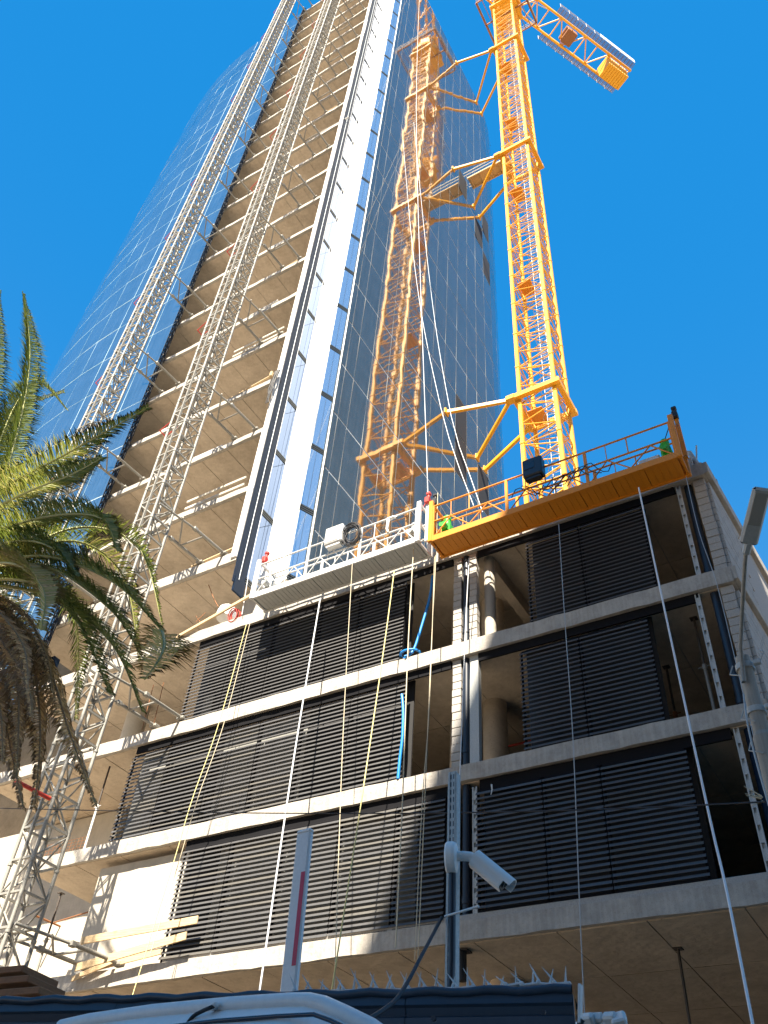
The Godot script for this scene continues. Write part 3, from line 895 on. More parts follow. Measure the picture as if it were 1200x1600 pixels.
	for i in 28:
		var a := c0 + Vector3(0, 3.4, 0) - d * (i * 1.5)
		for s in [-0.8, 0.8]: fj.tube(a + side * s, a - d * 0.75 + Vector3.UP * 1.5, 0.05, 5)
		fj.tube(a + side * 0.8, a - side * 0.8 - d * 1.5, 0.05, 5)
	obj("jib", fj, M.yellow, t)

# ------------------------------------------------------------------ hoist masts on the front
func hoist(_which: String, o: Vector3, top: float, label: String, shift: float):
	var t := thing("hoist_mast", label, "hoist mast", Vector3(o.x, 0, o.z), "hoist masts on the tower front")
	var w := 0.72; var h := 1.5
	var legs := MB.new()
	legs.tube(Vector3.ZERO, Vector3(0, h - 0.004, 0), 0.045, 8, -1, false)
	legs.tube(Vector3(0, h - 0.07, 0), Vector3(0, h - 0.01, 0), 0.06, 8)
	var lm := legs.done()
	var rack := MB.new()
	rack.bar(Vector3(-w * 0.5, 0, w + 0.03), Vector3(-w * 0.5, h - 0.004, w + 0.03), 0.07, 0.05)
	var rkm := rack.done()
	var br := MB.new()
	var cs := [Vector3(0, 0, 0), Vector3(0, 0, w), Vector3(-w, 0, w), Vector3(-w, 0, 0)]
	for i in 4:
		var a: Vector3 = cs[i]; var b: Vector3 = cs[(i + 1) % 4]
		for k in 2:
			var ya := Vector3.UP * (k * 0.75 + 0.05); var yb := Vector3.UP * (k * 0.75 + 0.75)
			br.bar(a + ya, b + ya, 0.05)
			if (k + i) % 2: br.tube(a + ya, b + yb, 0.024, 5, -1, false)
			else: br.tube(b + ya, a + yb, 0.024, 5, -1, false)
	for k in 2: br.tube(Vector3(0, k * 0.75 + 0.1, w), Vector3(-w, k * 0.75 + 0.1, 0), 0.022, 5, -1, false)
	var bm := br.done()
	for i in int(top / h):
		var s := Node3D.new()
		s.name = "mast_section"; s.position = Vector3(0, i * h, 0)
		t.add_child(s, true)
		for q in cs: put("leg", lm, M.steel, s, Transform3D(Basis(), q))
		obj("rack", rkm, M.steel, s)
		obj("bracing", bm, M.steel, s)
	# wall ties at every second floor
	var tie := MB.new()
	var l := -2.05
	for x in [0.25, -0.75]:
		tie.tube(Vector3(x - 0.1, 0, w), Vector3(x + 0.15, 0, -0.75), 0.035, 7)
		tie.tube(Vector3(x + 0.15, 0, -0.65), Vector3(x + 0.25, 0, l), 0.05, 7)
		tie.cbox(Vector3(x + 0.15, 0, -0.7), Vector3(0.13, 0.13, 0.16), 0.02)
		tie.cbox(Vector3(x + 0.25, -0.02, l), Vector3(0.24, 0.1, 0.2), 0.02)
	tie.tube(Vector3(0.4, 0, -1.1), Vector3(-0.6, 0, -1.1), 0.032, 6)
	tie.tube(Vector3(0.4, 0, -0.1), Vector3(-0.62, 0, -1.1), 0.028, 6)
	tie.tube(Vector3(-0.8, 0, 0.3), Vector3(0.3, 0, 0.3), 0.032, 6)
	var tm := tie.done()
	var redm := MB.new()
	redm.bar(Vector3(-w, 0, w), Vector3(-w - 0.75, 0.1, w - 0.2), 0.03)
	redm.bar(Vector3(-w, 0, w - 0.3), Vector3(-w - 0.75, 0.1, w - 0.5), 0.03)
	redm.bar(Vector3(-w - 0.75, 0.1, w - 0.18), Vector3(-w - 0.75, 0.1, w - 0.52), 0.03)
	var rm := redm.done()
	var i := 0
	while i < 12:
		var y := P0 + PF * (2 * i) + 0.12 + (0.0 if shift > 0 else 0.0)
		if y < top: put("wall_tie", tm, M.steel, t, Transform3D(Basis(), Vector3(0, y, 0)))
		if y + 2.0 < top: put("cable_guide", rm, M.red, t, Transform3D(Basis(), Vector3(0, y + 4.4, 0)))
		i += 1
	for yy in [7.6, 13.9]:
		if shift > 0: put("wall_tie", tm, M.steel, t, Transform3D(Basis(), Vector3(0, yy, 0)))

# ------------------------------------------------------------------ suspended work platforms
func gondola(called: String, label: String, x0: float, x1: float, y: float, rail: Material, floor_m: Material, bays: int) -> Node3D:
	var zf := -13.98; var zb := -14.64
	var t := thing(called, label, "work platform", Vector3(x0, y, zf), "suspended work platforms at the roof edge")
	var L := x1 - x0
	var D := zb - zf
	# floor: ribbed sheets between cross members, toe boards
	var n := 8
	for i in n:
		var b := MB.new()
		var w := L / n
		b.cbox(Vector3((i + 0.5) * w, 0.0, D * 0.5), Vector3(w - 0.018, 0.03, absf(D) - 0.03), 0.004)
		for k in 4: b.box(Vector3((i + 0.2 * (k + 1)) * w, -0.018, D * 0.5), Vector3(0.02, 0.008, absf(D) - 0.06))
		obj("floor_panel", b, floor_m, t)
	for i in n + 1:
		var cb := MB.new()
		cb.bar(Vector3(i * L / n, 0.035, 0), Vector3(i * L / n, 0.035, D), 0.06, 0.03)
		obj("cross_member", cb, rail, t)
	for z in [0.0, D]:
		var tb := MB.new()
		tb.cbox(Vector3(L * 0.5, 0.06, z), Vector3(L, 0.16, 0.035), 0.006)
		tb.bar(Vector3(0, -0.035, z), Vector3(L, -0.035, z), 0.05, 0.03)
		obj("toe_board", tb, rail, t)
		for hh in [0.62, 1.16]:
			var rl := MB.new()
			rl.tube(Vector3(0, hh, z), Vector3(L, hh, z), 0.024, 8)
			obj("rail", rl, rail, t)
		for i in bays + 1:
			var p := MB.new()
			p.cbox(Vector3(i * L / bays, 0.58, z), Vector3(0.075, 1.2, 0.05), 0.006)
			obj("post", p, rail, t)
		var w := L / bays
		for i in bays:
			var br := MB.new()
			br.tube(Vector3((i + 0.5) * w, 0.62, z), Vector3((i + 0.5) * w, 1.16, z), 0.017, 6)
			br.tube(Vector3((i + 0.04) * w, 0.12, z), Vector3((i + 0.25) * w, 0.62, z), 0.017, 6)
			br.tube(Vector3((i + 0.5) * w, 0.12, z), Vector3((i + 0.25) * w, 0.62, z), 0.017, 6)
			br.tube(Vector3((i + 0.5) * w, 0.12, z), Vector3((i + 0.75) * w, 0.62, z), 0.017, 6)
			br.tube(Vector3((i + 0.96) * w, 0.12, z), Vector3((i + 0.75) * w, 0.62, z), 0.017, 6)
			br.tube(Vector3((i + 0.25) * w, 0.62, z), Vector3((i + 0.25) * w, 1.16, z), 0.012, 6)
			obj("brace", br, rail, t)
	for e in [[0.0, -1.0], [L, 1.0]]:
		var x: float = e[0]; var s: float = e[1]
		var f := MB.new()
		f.cbox(Vector3(x + s * 0.06, 0.66, 0), Vector3(0.12, 1.42, 0.09), 0.01)
		f.cbox(Vector3(x + s * 0.06, 0.66, D), Vector3(0.12, 1.42, 0.09), 0.01)
		for hh in [0.0, 0.62, 1.3]: f.bar(Vector3(x + s * 0.06, hh, 0), Vector3(x + s * 0.06, hh, D), 0.06)
		f.bar(Vector3(x + s * 0.06, 0, 0), Vector3(x + s * 0.06, 0.62, D), 0.03)
		f.bar(Vector3(x + s * 0.14, 0.2, D * 0.5), Vector3(x + s * 0.14, 1.55, D * 0.5), 0.09)
		obj("end_frame", f, rail, t)
		var h := MB.new()
		h.cbox(Vector3(x - s * 0.24, 0.5, D * 0.5), Vector3(0.24, 0.34, 0.26), 0.04)
		h.tube(Vector3(x - s * 0.24, 0.66, D * 0.5), Vector3(x - s * 0.24, 0.95, D * 0.5), 0.1, 14)
		h.tube(Vector3(x - s * 0.24, 0.5, D * 0.5 + 0.12), Vector3(x - s * 0.24, 0.5, D * 0.5 + 0.3), 0.09, 14)
		obj("hoist_motor", h, M.green if rail == M.orange else M.galv, t)
		var g := MB.new()
		g.tube(Vector3(x + s * 0.14, 1.5, D * 0.5), Vector3(x + s * 0.14, 1.9, D * 0.5), 0.04, 8)
		g.cbox(Vector3(x + s * 0.14, 1.62, D * 0.5 + 0.05), Vector3(0.13, 0.22, 0.16), 0.02)
		g.cbox(Vector3(x + s * 0.14, 1.92, D * 0.5), Vector3(0.12, 0.1, 0.12), 0.02)
		g.tube(Vector3(x + s * 0.14, 1.85, D * 0.5), Vector3(x - s * 0.24, 0.95, D * 0.5), 0.012, 5)
		obj("safety_lock", g, M.black if rail == M.orange else M.red, t)
	return t
func coil(o: Vector3, r: float, turns: int, seedv: int) -> MB:
	var b := MB.new()
	var rr := RandomNumberGenerator.new(); rr.seed = seedv
	for k in turns:
		var pts := []
		var ra := r * rr.randf_range(0.55, 1.0); var ph := rr.randf_range(-0.4, 0.4); var dz := rr.randf_range(-0.05, 0.08); var cx := rr.randf_range(-0.04, 0.04)
		for i in 19:
			var a := TAU * i / 18.0
			pts.append(o + Vector3(cx + cos(a) * ra * 0.85, sin(a) * ra - 0.03 * ra, dz + 0.05 * sin(a + ph)))
		b.sweep(pts, 0.011, 5)
	return b
func gondolas():
	var g := gondola("work_platform", "grey metal suspended work platform with control box and coiled cable, left of the yellow one", -13.66, -8.52, 16.44, M.alu, M.galv, 3)
	var cb := MB.new()
	cb.cbox(Vector3(2.66, 1.08, 0.1), Vector3(0.56, 0.62, 0.26), 0.025)
	cb.box(Vector3(2.66, 0.74, 0.1), Vector3(0.44, 0.08, 0.18))
	var co := obj("control_box", cb, M.alu, g)
	var cd := MB.new()
	cd.cbox(Vector3(2.62, 1.08, 0.235), Vector3(0.44, 0.52, 0.014), 0.004)
	obj("lid", cd, M.galv, co)
	obj("cable_coil", coil(Vector3(3.2, 0.95, 0.1), 0.36, 16, 3), M.cable, g)
	var rg := MB.new()
	rg.sweep([Vector3(4.28, 1.12, 0.03), Vector3(4.3, 0.95, 0.06), Vector3(4.27, 0.75, 0.05), Vector3(4.33, 0.6, 0.06)], 0.05, 7, 0.5)
	rg.sweep([Vector3(4.28, 1.1, 0.03), Vector3(4.45, 1.12, 0.03), Vector3(4.55, 1.05, 0.04)], 0.055, 7, 0.6)
	obj("rag", rg, M.white, g)
	var gy := gondola("work_platform", "yellow suspended work platform with black control box, hung in front of the roof corner", -8.03, -1.9, 16.28, M.orange, M.orange, 3)
	var kb := MB.new()
	kb.cbox(Vector3(2.83, 1.1, 0.1), Vector3(0.5, 0.6, 0.26), 0.03)
	kb.box(Vector3(2.83, 0.78, 0.1), Vector3(0.36, 0.1, 0.16))
	var ko := obj("control_box", kb, M.pipe, gy)
	var kl := MB.new()
	kl.cbox(Vector3(2.76, 1.14, 0.235), Vector3(0.28, 0.24, 0.012), 0.003)
	obj("label_plate", kl, M.spandrel, ko)
	var wires := MB.new()
	var rr := RandomNumberGenerator.new(); rr.seed = 8
	for k in 7:
		var pts := []
		var xa := 2.2 + k * 0.28
		for i in 8: pts.append(Vector3(xa + i * 0.12, 0.45 + 0.22 * sin(i * 0.9 + k) + rr.randf_range(-0.05, 0.05), 0.06 + 0.03 * sin(i + k * 2.0)))
		wires.sweep(pts, 0.012, 5)
	obj("loose_cable", wires, M.cable, gy)
	var packs := MB.new()
	packs.cbox(Vector3(0.95, 0.2, -0.33), Vector3(0.9, 0.12, 0.3), 0.015)
	packs.cbox(Vector3(1.05, 0.3, -0.3), Vector3(0.7, 0.06, 0.22), 0.015)
	var crate := MB.new()
	crate.cbox(Vector3(5.5, 0.28, -0.3), Vector3(0.5, 0.26, 0.36), 0.03)
	obj("packed_load", packs, M.alu, gy)
	obj("packed_crate", crate, M.alu, gy)

# ------------------------------------------------------------------ ropes and cables
func rope(called: String, label: String, pts: Array, r: float, m: Material, cat := "rope", group := ""):
	var b := MB.new()
	var q := []
	var cv := Curve3D.new()
	for i in pts.size():
		var tn: Vector3 = (pts[mini(i + 1, pts.size() - 1)] - pts[maxi(i - 1, 0)]) / 6.0
		cv.add_point(pts[i], -tn, tn)
	for i in 25: q.append(cv.sample_baked(cv.get_baked_length() * i / 24.0, true))
	b.sweep(q, r * (0.62 if r < 0.035 and cat != "cable" else 1.0), 6)
	tag(obj(called, b, m), label, cat, group)
func ropes():
	rope("hanging_rope", "thick white rope hanging from the middle of the grey platform", [at(500, 938, -14.2), at(460, 1180, -13.7), at(404, 1560, -13.2)], 0.03, M.ropewhite)
	rope("hanging_rope", "thin rope hanging below the cable coil of the grey platform", [at(551, 872, -13.9), at(536, 1150, -13.8), at(522, 1560, -13.6)], 0.014, M.rope)
	rope("hanging_rope", "yellow rope slanting down across the dark screens", [at(616, 892, -14.1), at(601, 1005, -13.9), at(565, 1250, -13.6), at(517, 1556, -13.2)], 0.022, M.ropeyellow)
	rope("hanging_rope", "pale rope beside the right end of the grey platform", [at(652, 800, -14.25), at(646, 862, -14.2), at(637, 1025, -14.0), at(629, 1250, -13.9), at(618, 1480, -13.8)], 0.02, M.rope)
	rope("hanging_rope", "doubled thin rope hanging from the left end of the yellow platform", [at(684, 770, -14.3), at(681, 870, -14.2), at(674, 1010, -14.1), at(665, 1220, -14.0), at(653, 1500, -13.9)], 0.014, M.rope)
	rope("hanging_rope", "second strand close beside the doubled rope in front of the open bay", [at(679, 870, -14.15), at(671, 1100, -14.05), at(660, 1250, -13.95), at(648, 1500, -13.8)], 0.012, M.rope)
	rope("hanging_rope", "light grey cable running down past the black down pipe", [at(733, 872, -14.5), at(727, 990, -14.6), at(719, 1200, -14.4), at(712, 1330, -14.2), at(706, 1540, -13.9)], 0.018, M.ropewhite)
	rope("hanging_rope", "thin grey rope in front of the right-hand screens", [at(873, 818, -14.1), at(882, 960, -14.0), at(895, 1150, -13.9), at(905, 1400, -13.8), at(914, 1600, -13.7)], 0.014, M.wire)
	rope("hanging_rope", "taut white rope from the right part of the yellow platform to the street", [at(998, 762, -14.1), at(1006, 800, -14.0), at(1040, 960, -13.6), at(1105, 1260, -12.6), at(1136, 1395, -12.0), at(1178, 1610, -11.0)], 0.03, M.ropewhite)
	rope("hanging_rope", "pale yellow rope on the left, hanging from the roof slab", [at(386, 972, -14.7), at(342, 1130, -14.3), at(300, 1250, -14.0), at(272, 1345, -13.9), at(204, 1565, -13.5)], 0.016, M.ropeyellow)
	rope("hanging_rope", "twin of the pale yellow rope, reaching the first-floor slab edge", [at(391, 972, -14.7), at(350, 1130, -14.4), at(308, 1250, -14.2), at(280, 1345, -14.1), at(235, 1490, -14.0)], 0.014, M.rope)
	rope("hanging_rope", "thin rope in front of the right corner channel", [at(1072, 745, -14.3), at(1092, 830, -14.4), at(1122, 920, -14.4), at(1165, 1100, -14.3), at(1205, 1260, -14.2)], 0.012, M.wire)
	# suspension ropes up the tower
	rope("suspension_rope", "steel rope from the left end of the grey platform up the white pier", [Vector3(-13.8, 18.3, -14.3), Vector3(-14.6, 60, -14.9), Vector3(-15.2, 90, -15.4)], 0.016, M.ropewhite, "steel rope")
	rope("suspension_rope", "steel rope from the right end of the grey platform up the glass", [Vector3(-8.4, 18.3, -14.3), Vector3(-10.9, 50, -15.5), Vector3(-13.8, 88, -18.2)], 0.016, M.ropewhite, "steel rope")
	rope("suspension_rope", "left of two steel ropes slanting from the yellow platform up the side glass", [at(740, 790, -14.3), at(686, 625, -15.4), at(646, 400, -17.5), at(625, 160, -19.5)], 0.015, M.ropewhite, "steel rope")
	rope("suspension_rope", "right of two steel ropes slanting from the yellow platform up the side glass", [at(754, 800, -14.3), at(735, 745, -15.0), at(700, 625, -16.3), at(667, 400, -18.5), at(640, 120, -20.5)], 0.015, M.ropewhite, "steel rope")
	rope("suspension_rope", "steel rope running up the dark blue cladding from the roof slab", [at(378, 960, -14.9), Vector3(-15.3, 24, -15.2), Vector3(-15.55, 88, -15.3)], 0.016, M.ropewhite, "steel rope")
	# overhead line between the poles
	var pts := []
	for i in 13:
		var x := -40.0 + 1236.0 * i / 12.0
		var yy := 1262.0 + 11.0 * sin(PI * i / 14.0) - 14.0 * pow(i / 12.0, 3.0)
		pts.append(at(x, yy, lerpf(-9.4, -7.9, i / 12.0)))
	rope("overhead_line", "black overhead line crossing the whole front to the concrete pole", pts, 0.012, M.cable, "power line")
	var tails := MB.new()
	for q in [[1190, 1244, 1162, 1228], [1192, 1246, 1164, 1240], [1190, 1248, 1166, 1243], [1192, 1252, 1175, 1258]]:
		tails.tube(at(q[0], q[1], -7.95), at(q[2], q[3], -7.9), 0.008, 5, 0.003)
	tag(obj("cable_tails", tails, M.rope), "frayed pale cable ends where the overhead line meets the pole", "cable")
	rope("blue_hose", "bright blue hose hanging in the upper open bay beside the pier", [at(676, 900, -15.2), at(672, 932, -15.15), at(660, 975, -15.1), at(648, 1012, -15.05), at(640, 1023, -15.0), at(632, 1026, -14.97)], 0.036, M.blue, "hose")
	rope("blue_hose", "blue hose running down the edge of the dark screen, one floor lower", [at(628, 1085, -15.02), at(630, 1110, -15.0), at(629, 1150, -15.0), at(625, 1185, -15.0), at(622, 1217, -15.0)], 0.036, M.blue, "hose")
	var cl := MB.new()
	var o := at(641, 1024, -15.1)
	var cp := []
	for i in 15: cp.append(o + Vector3(cos(TAU * i / 14.0) * 0.26, 0.03, sin(TAU * i / 14.0) * 0.2))
	cl.sweep(cp, 0.03, 7)
	tag(obj("hose_coil", cl, M.blue), "loop of blue hose lying on the slab edge at the foot of the hanging hose", "hose")

# ------------------------------------------------------------------ palm
func frond(parent: Node, pts: Array, len_leaf: float, mi: int, dead := false, dens := 1.0):
	# pts: rachis control points from crown to tip
	var cv := Curve3D.new()
	for i in pts.size():
		var tn: Vector3 = (pts[mini(i + 1, pts.size() - 1)] - pts[maxi(i - 1, 0)]) / 6.0
		cv.add_point(pts[i], -tn, tn)
	var L := cv.get_baked_length()
	var line := []
	for i in 25: line.append(cv.sample_baked(L * i / 24.0))
	var r := MB.new()
	r.sweep(line, 0.035, 6, 0.15)
	var ro := obj("frond", r, M.rachisdead if dead else M.rachis, parent)
	var lf := MB.new()
	var n := int(L * 44.0 * dens)
	var mix := MB.new()
	for i in n:
		var u := 0.1 + 0.9 * (i + rnd(0, 0.8)) / n
		var p := cv.sample_baked(L * u)
		var tg := (cv.sample_baked(minf(L, L * u + 0.06)) - cv.sample_baked(L * u - 0.06)).normalized()
		var sd := tg.cross(Vector3.UP)
		if sd.length() < 0.1: sd = Vector3.RIGHT
		sd = sd.normalized()
		var nm := sd.cross(tg).normalized()
		if nm.y < 0: nm = -nm
		var prof := clampf(sin(PI * pow(u, 0.75)) * 1.15, 0.25, 1.0) * (1.0 if u < 0.93 else 0.75)
		for s in [-1.0, 1.0]:
			if dead and rnd(0, 1) < 0.25: continue
			var ll := len_leaf * prof * rnd(0.8, 1.1)
			var fw := rnd(0.45, 0.85); var up := rnd(0.15, 0.75)
			if dead: fw = rnd(0.5, 1.3); up = rnd(-0.7, 0.2)
			var dr: Vector3 = (sd * s + tg * fw + nm * up).normalized()
			var q: Vector3 = p + dr * ll * 0.55
			var e: Vector3 = p + (dr + Vector3.DOWN * (0.25 if not dead else 0.6) * rnd(0.3, 1.0)).normalized() * ll
			var wd: Vector3 = dr.cross(nm).normalized() * (0.012 if not dead else 0.01)
			var fold := nm * 0.008
			var t: MB = mix if rnd(0, 1) < 0.3 else lf
			t.quad(p - wd * 0.5, p + fold, q + fold, q - wd)
			t.quad(p + fold, p + wd * 0.5, q + wd, q + fold)
			t.tri(q - wd, q + fold, e, nm); t.tri(q + fold, q + wd, e, nm)
	stuff(obj("leaflets", lf, M["leaf%d" % mi], ro))
	stuff(obj("leaflets", mix, M["leaf%d" % (mi + 1 if mi < 3 else 3 + (4 - mi))], ro))
func palm():
	var zc := -6.0
	var c := at(-45, 905, zc)
	var t := thing("palm_tree", "tall date palm with green arching fronds above a skirt of dead brown ones", "palm tree")
	var tr := MB.new()
	var prof := []
	var n := 60
	for i in n + 1:
		var h := c.y * i / n
		prof.append([0.34 + 0.05 * (i % 2) + (0.12 * pow(float(i) / n, 6.0)), h])
	tr.lathe(Vector3(c.x, 0, c.z), Vector3.UP, prof, 22)
	obj("trunk", tr, M.bark, t)
	# green fronds: traced points, each with its own reach towards or away from the viewer
	var G := [
		[[-40, 850, 20, 700, 46, 560, 36, 458], 0.0, 0.3, 0],
		[[-60, 850, -25, 680, -8, 560, -2, 452], 0.3, 0.8, 0],
		[[-40, 800, 20, 640, 60, 598, 104, 640], -0.2, -1.0, 0],
		[[-40, 800, 0, 690, 40, 635, 100, 612], -0.3, -1.6, 1],
		[[-50, 790, 30, 748, 110, 706, 232, 636], 0.4, 0.9, 1],
		[[-50, 815, 40, 770, 110, 742, 160, 715], -0.3, 1.4, 1],
		[[-50, 850, 50, 812, 150, 806, 184, 862], 0.5, 1.5, 1],
		[[-50, 870, 20, 830, 70, 822, 110, 850], -0.5, -1.2, 0],
		[[-40, 890, 60, 868, 170, 905, 252, 985], 0.3, 0.8, 1],
		[[252, 985, 256, 1010, 246, 1035, 226, 1062], 0.8, 0.9, 2],
		[[-40, 895, 70, 885, 170, 950, 224, 1030], 0.1, 0.2, 0],
		[[-50, 885, 20, 880, 66, 920, 64, 985], 0.8, 2.2, 2],
		[[-40, 905, 50, 910, 120, 970, 172, 1085], 0.2, 0.6, 0],
		[[-40, 910, 70, 930, 170, 1000, 222, 1112], -0.2, -0.7, 0],
		[[-40, 860, 30, 845, 80, 855, 120, 900], 0.5, 1.2, 0],
		[[-40, 880, 40, 900, 100, 930, 140, 985], -0.6, -1.4, 1]]
	for f in G:
		var pp := []
		for k in 4:
			var u := k / 3.0
			pp.append(at(f[0][k * 2], f[0][k * 2 + 1], zc + lerpf(f[1] * 0.3, f[2], u)))
		frond(t, pp, 0.50, f[3])
	var B := [
		[[-30, 915, 10, 985, 28, 1080, 26, 1215], 0.5, 0.9, 4], [[-20, 920, 40, 1000, 62, 1120, 54, 1262], 0.4, 0.7, 4],
		[[-20, 925, 60, 1010, 110, 1150, 150, 1258], 0.3, 0.5, 3], 		[[-50, 930, -10, 1050, 12, 1150, 36, 1262], 0.6, 1.0, 4], [[-40, 930, 0, 1000, 40, 1060, 50, 1120], 0.8, 1.4, 4],
		[[-60, 930, -20, 1020, 0, 1110, 4, 1190], 0.7, 1.2, 4],
		[[-20, 925, 40, 985, 90, 1060, 104, 1120], -0.3, -0.2, 3], [[-40, 930, 10, 1010, 30, 1090, 70, 1190], 0.5, 0.5, 3],
		[[-50, 920, 0, 960, 36, 1010, 44, 1080], 0.9, 1.7, 4], [[-40, 915, 30, 950, 70, 1020, 84, 1090], 0.4, 0.4, 3]]
	for f in B:
		var pp := []
		for k in 4: pp.append(at(f[0][k * 2], f[0][k * 2 + 1], zc + lerpf(f[1] * 0.3, f[2], k / 3.0)))
		frond(t, pp, 0.36, f[3], true, 1.2)
	# the far side of the crown
	for k in 9:
		var a := 2.0 + k * 0.44
		var dirv := Vector3(cos(a), 0, sin(a) * 0.9)
		var lift := rnd(0.2, 1.8)
		frond(t, [c, c + dirv * 1.3 + Vector3.UP * lift, c + dirv * 2.6 + Vector3.UP * lift * 0.9, c + dirv * 3.5 + Vector3.UP * (lift - 1.8)], 0.48, k % 2, false, 0.7)

# ------------------------------------------------------------------ things on the pavement
func street():
	# sheet-metal hoarding
	var fa := at_y(893, 1541, 2.8); var fb := at_y(-10, 1560.5, 2.8)
	var d := (fb - fa).normalized()
	var nrm := Vector3(-d.z, 0, d.x)
	if nrm.z < 0: nrm = -nrm
	var t := thing("sheet_metal_fence", "dark blue sheet-metal hoarding along the bottom edge, torn at its right end", "fence")
	var L := fa.distance_to(fb)
	var np := 4
	var top := 2.78
	for i in np:
		var b := MB.new()
		var p0 := fa + d * (L * i / np); var p1 := fa + d * (L * (i + 1) / np - 0.004)
		p0.y = 0; p1.y = 0
		var hs := [[top + 0.0, 0.0], [top - 0.045, 0.012], [top - 0.055, 0.0], [top - 0.085, -0.012], [top - 0.095, 0.004], [top - 0.2, 0.004], [top - 0.21, -0.012], [top - 0.25, -0.012], [top - 0.26, 0.004], [0.05, 0.004]]
		for k in hs.size() - 1:
			var a: Vector3 = p0 + nrm * hs[k][1] + Vector3.UP * hs[k][0]; var b2: Vector3 = p1 + nrm * hs[k][1] + Vector3.UP * hs[k][0]
			var c: Vector3 = p1 + nrm * hs[k + 1][1] + Vector3.UP * hs[k + 1][0]; var e: Vector3 = p0 + nrm * hs[k + 1][1] + Vector3.UP * hs[k + 1][0]
			b.quad(a, b2, c, e)
		b.box((p0 + p1) * 0.5 + Vector3.UP * top * 0.5 - nrm * 0.03, Vector3(p0.distance_to(p1), top - 0.01, 0.02), Basis(d, Vector3.UP, d.cross(Vector3.UP)))
		obj("sheet_panel", b, M.fence, t)
	var cap := MB.new()
	var pts := []
	for i in 40: pts.append(fa + d * (L * i / 39.0) + Vector3.UP * (-0.012 + 0.006 * sin(i * 1.7)))
	cap.sweep(pts, 0.02, 8)
	obj("top_roll", cap, M.fence, t)
	var torn := MB.new()
	var e0 := fa - d * 0.012
	for q in [[0.0, 0.0, 0.03, -0.03], [-0.05, 0.01, 0.02, -0.05], [-0.11, 0.035, 0.0, -0.06], [-0.17, 0.03, 0.03, -0.03]]:
		torn.tri(e0 + Vector3.UP * q[0] + nrm * q[2], e0 + Vector3.UP * (q[0] + q[3]) - nrm * 0.01, e0 - d * q[1] + Vector3.UP * (q[0] - 0.03) + nrm * 0.02, nrm)
	torn.cbox(e0 + Vector3(0.02, -0.07, 0.0), Vector3(0.012, 0.15, 0.03), 0.002, Basis(Vector3.BACK, -0.1))
	obj("torn_edge", torn, M.alu, t)
	var rivet := MB.new()
	for q in [[849, 1582], [678, 1592]]:
		var p := at_y(q[0], q[1], 2.62)
		rivet.tube(p, p + nrm * 0.012, 0.011, 10)
	obj("rivet", rivet, M.pipe, t)
	# spike strips along the top
	for i in 17:
		var x := 470.0 + i * 25.5
		var y := 1551.0 - i * 0.56 - (3.5 if i > 12 else 0.0)
		var p := at_y(x, y, 2.815)
		var s := thing("spike_strip", "", "wall spikes", p, "plastic wall spikes along the hoarding")
		s.set_meta("label", "grey spiked strip on the blue hoarding, %s from its left end" % ["first", "second", "third", "fourth", "fifth", "sixth", "seventh", "eighth", "ninth", "tenth", "eleventh", "twelfth", "thirteenth", "fourteenth", "fifteenth", "sixteenth", "seventeenth"][i])
		var bs := Basis(-d, Vector3.UP, (-d).cross(Vector3.UP)) * Basis(Vector3(0, 0, 1), rnd(-0.12, 0.18))
		s.basis = bs
		var b := MB.new()
		b.cbox(Vector3.ZERO, Vector3(0.082, 0.012, 0.035), 0.003)
		b.cbox(Vector3(-0.03, 0.006, 0), Vector3(0.018, 0.018, 0.04), 0.004)
		obj("base", b, M.alu, s)
		for k in 2:
			var sp := MB.new()
			var o := Vector3(-0.02 + k * 0.035, 0.0, 0.006 - k * 0.014)
			sp.tube(o, o + Vector3(-0.055 if k == 0 else 0.012, 0.07 + rnd(-0.015, 0.02), rnd(-0.02, 0.03)), 0.007, 6, 0.001)
			obj("spike", sp, M.alu, s)
	# camera post with security camera
	var pz := -4.0
	var pb := at(703, 1540, pz); var pt := at(702, 1207, pz)
	var post := thing("camera_post", "slotted galvanised channel post standing behind the hoarding", "post", Vector3(pb.x, 0, pz))
	var ph := pt.y
	var pm := MB.new()
	pm.box(Vector3(0, ph * 0.5, 0.0), Vector3(0.055, ph, 0.003))
	pm.box(Vector3(-0.027, ph * 0.5, -0.02), Vector3(0.003, ph, 0.04))
	pm.box(Vector3(0.027, ph * 0.5, -0.02), Vector3(0.003, ph - 0.02, 0.04))
	for s in [-0.016, 0.016]: pm.box(Vector3(s, ph * 0.5, 0.003), Vector3(0.005, ph, 0.004))
	obj("channel", pm, M.galv, post)
	var sl := MB.new()
	var yy := 2.5
	while yy < ph - 0.03:
		for s in [-0.009, 0.009]: sl.cbox(Vector3(s + 0.0005, yy, 0.0025), Vector3(0.006, 0.028, 0.002), 0.0005)
		yy += 0.045
	obj("slot", sl, M.pipe, post)
	var cn := MB.new()
	cn.sweep([Vector3(0.016, 3.42, 0.02), Vector3(0.018, 3.2, 0.022), Vector3(0.02, 3.0, 0.022), Vector3(0.014, 2.84, 0.02), Vector3(0.0, 2.7, 0.02)], 0.018, 8)
	obj("conduit", cn, M.pipe, post)
	var cc := at(707, 1340, pz + 0.03)
	var cam := thing("security_camera", "white bullet security camera with round base on the slotted post", "security camera", cc)
	cam.scale = Vector3.ONE * 1.04
	var base := MB.new()
	base.lathe(Vector3.ZERO, Vector3(0.94, -0.02, -0.3).normalized(), [[0.0, -0.03], [0.07, -0.03], [0.076, -0.022], [0.076, 0.006], [0.07, 0.02], [0.03, 0.026], [0.0, 0.026]], 32)
	obj("base", base, M.camera, cam)
	var arm := MB.new()
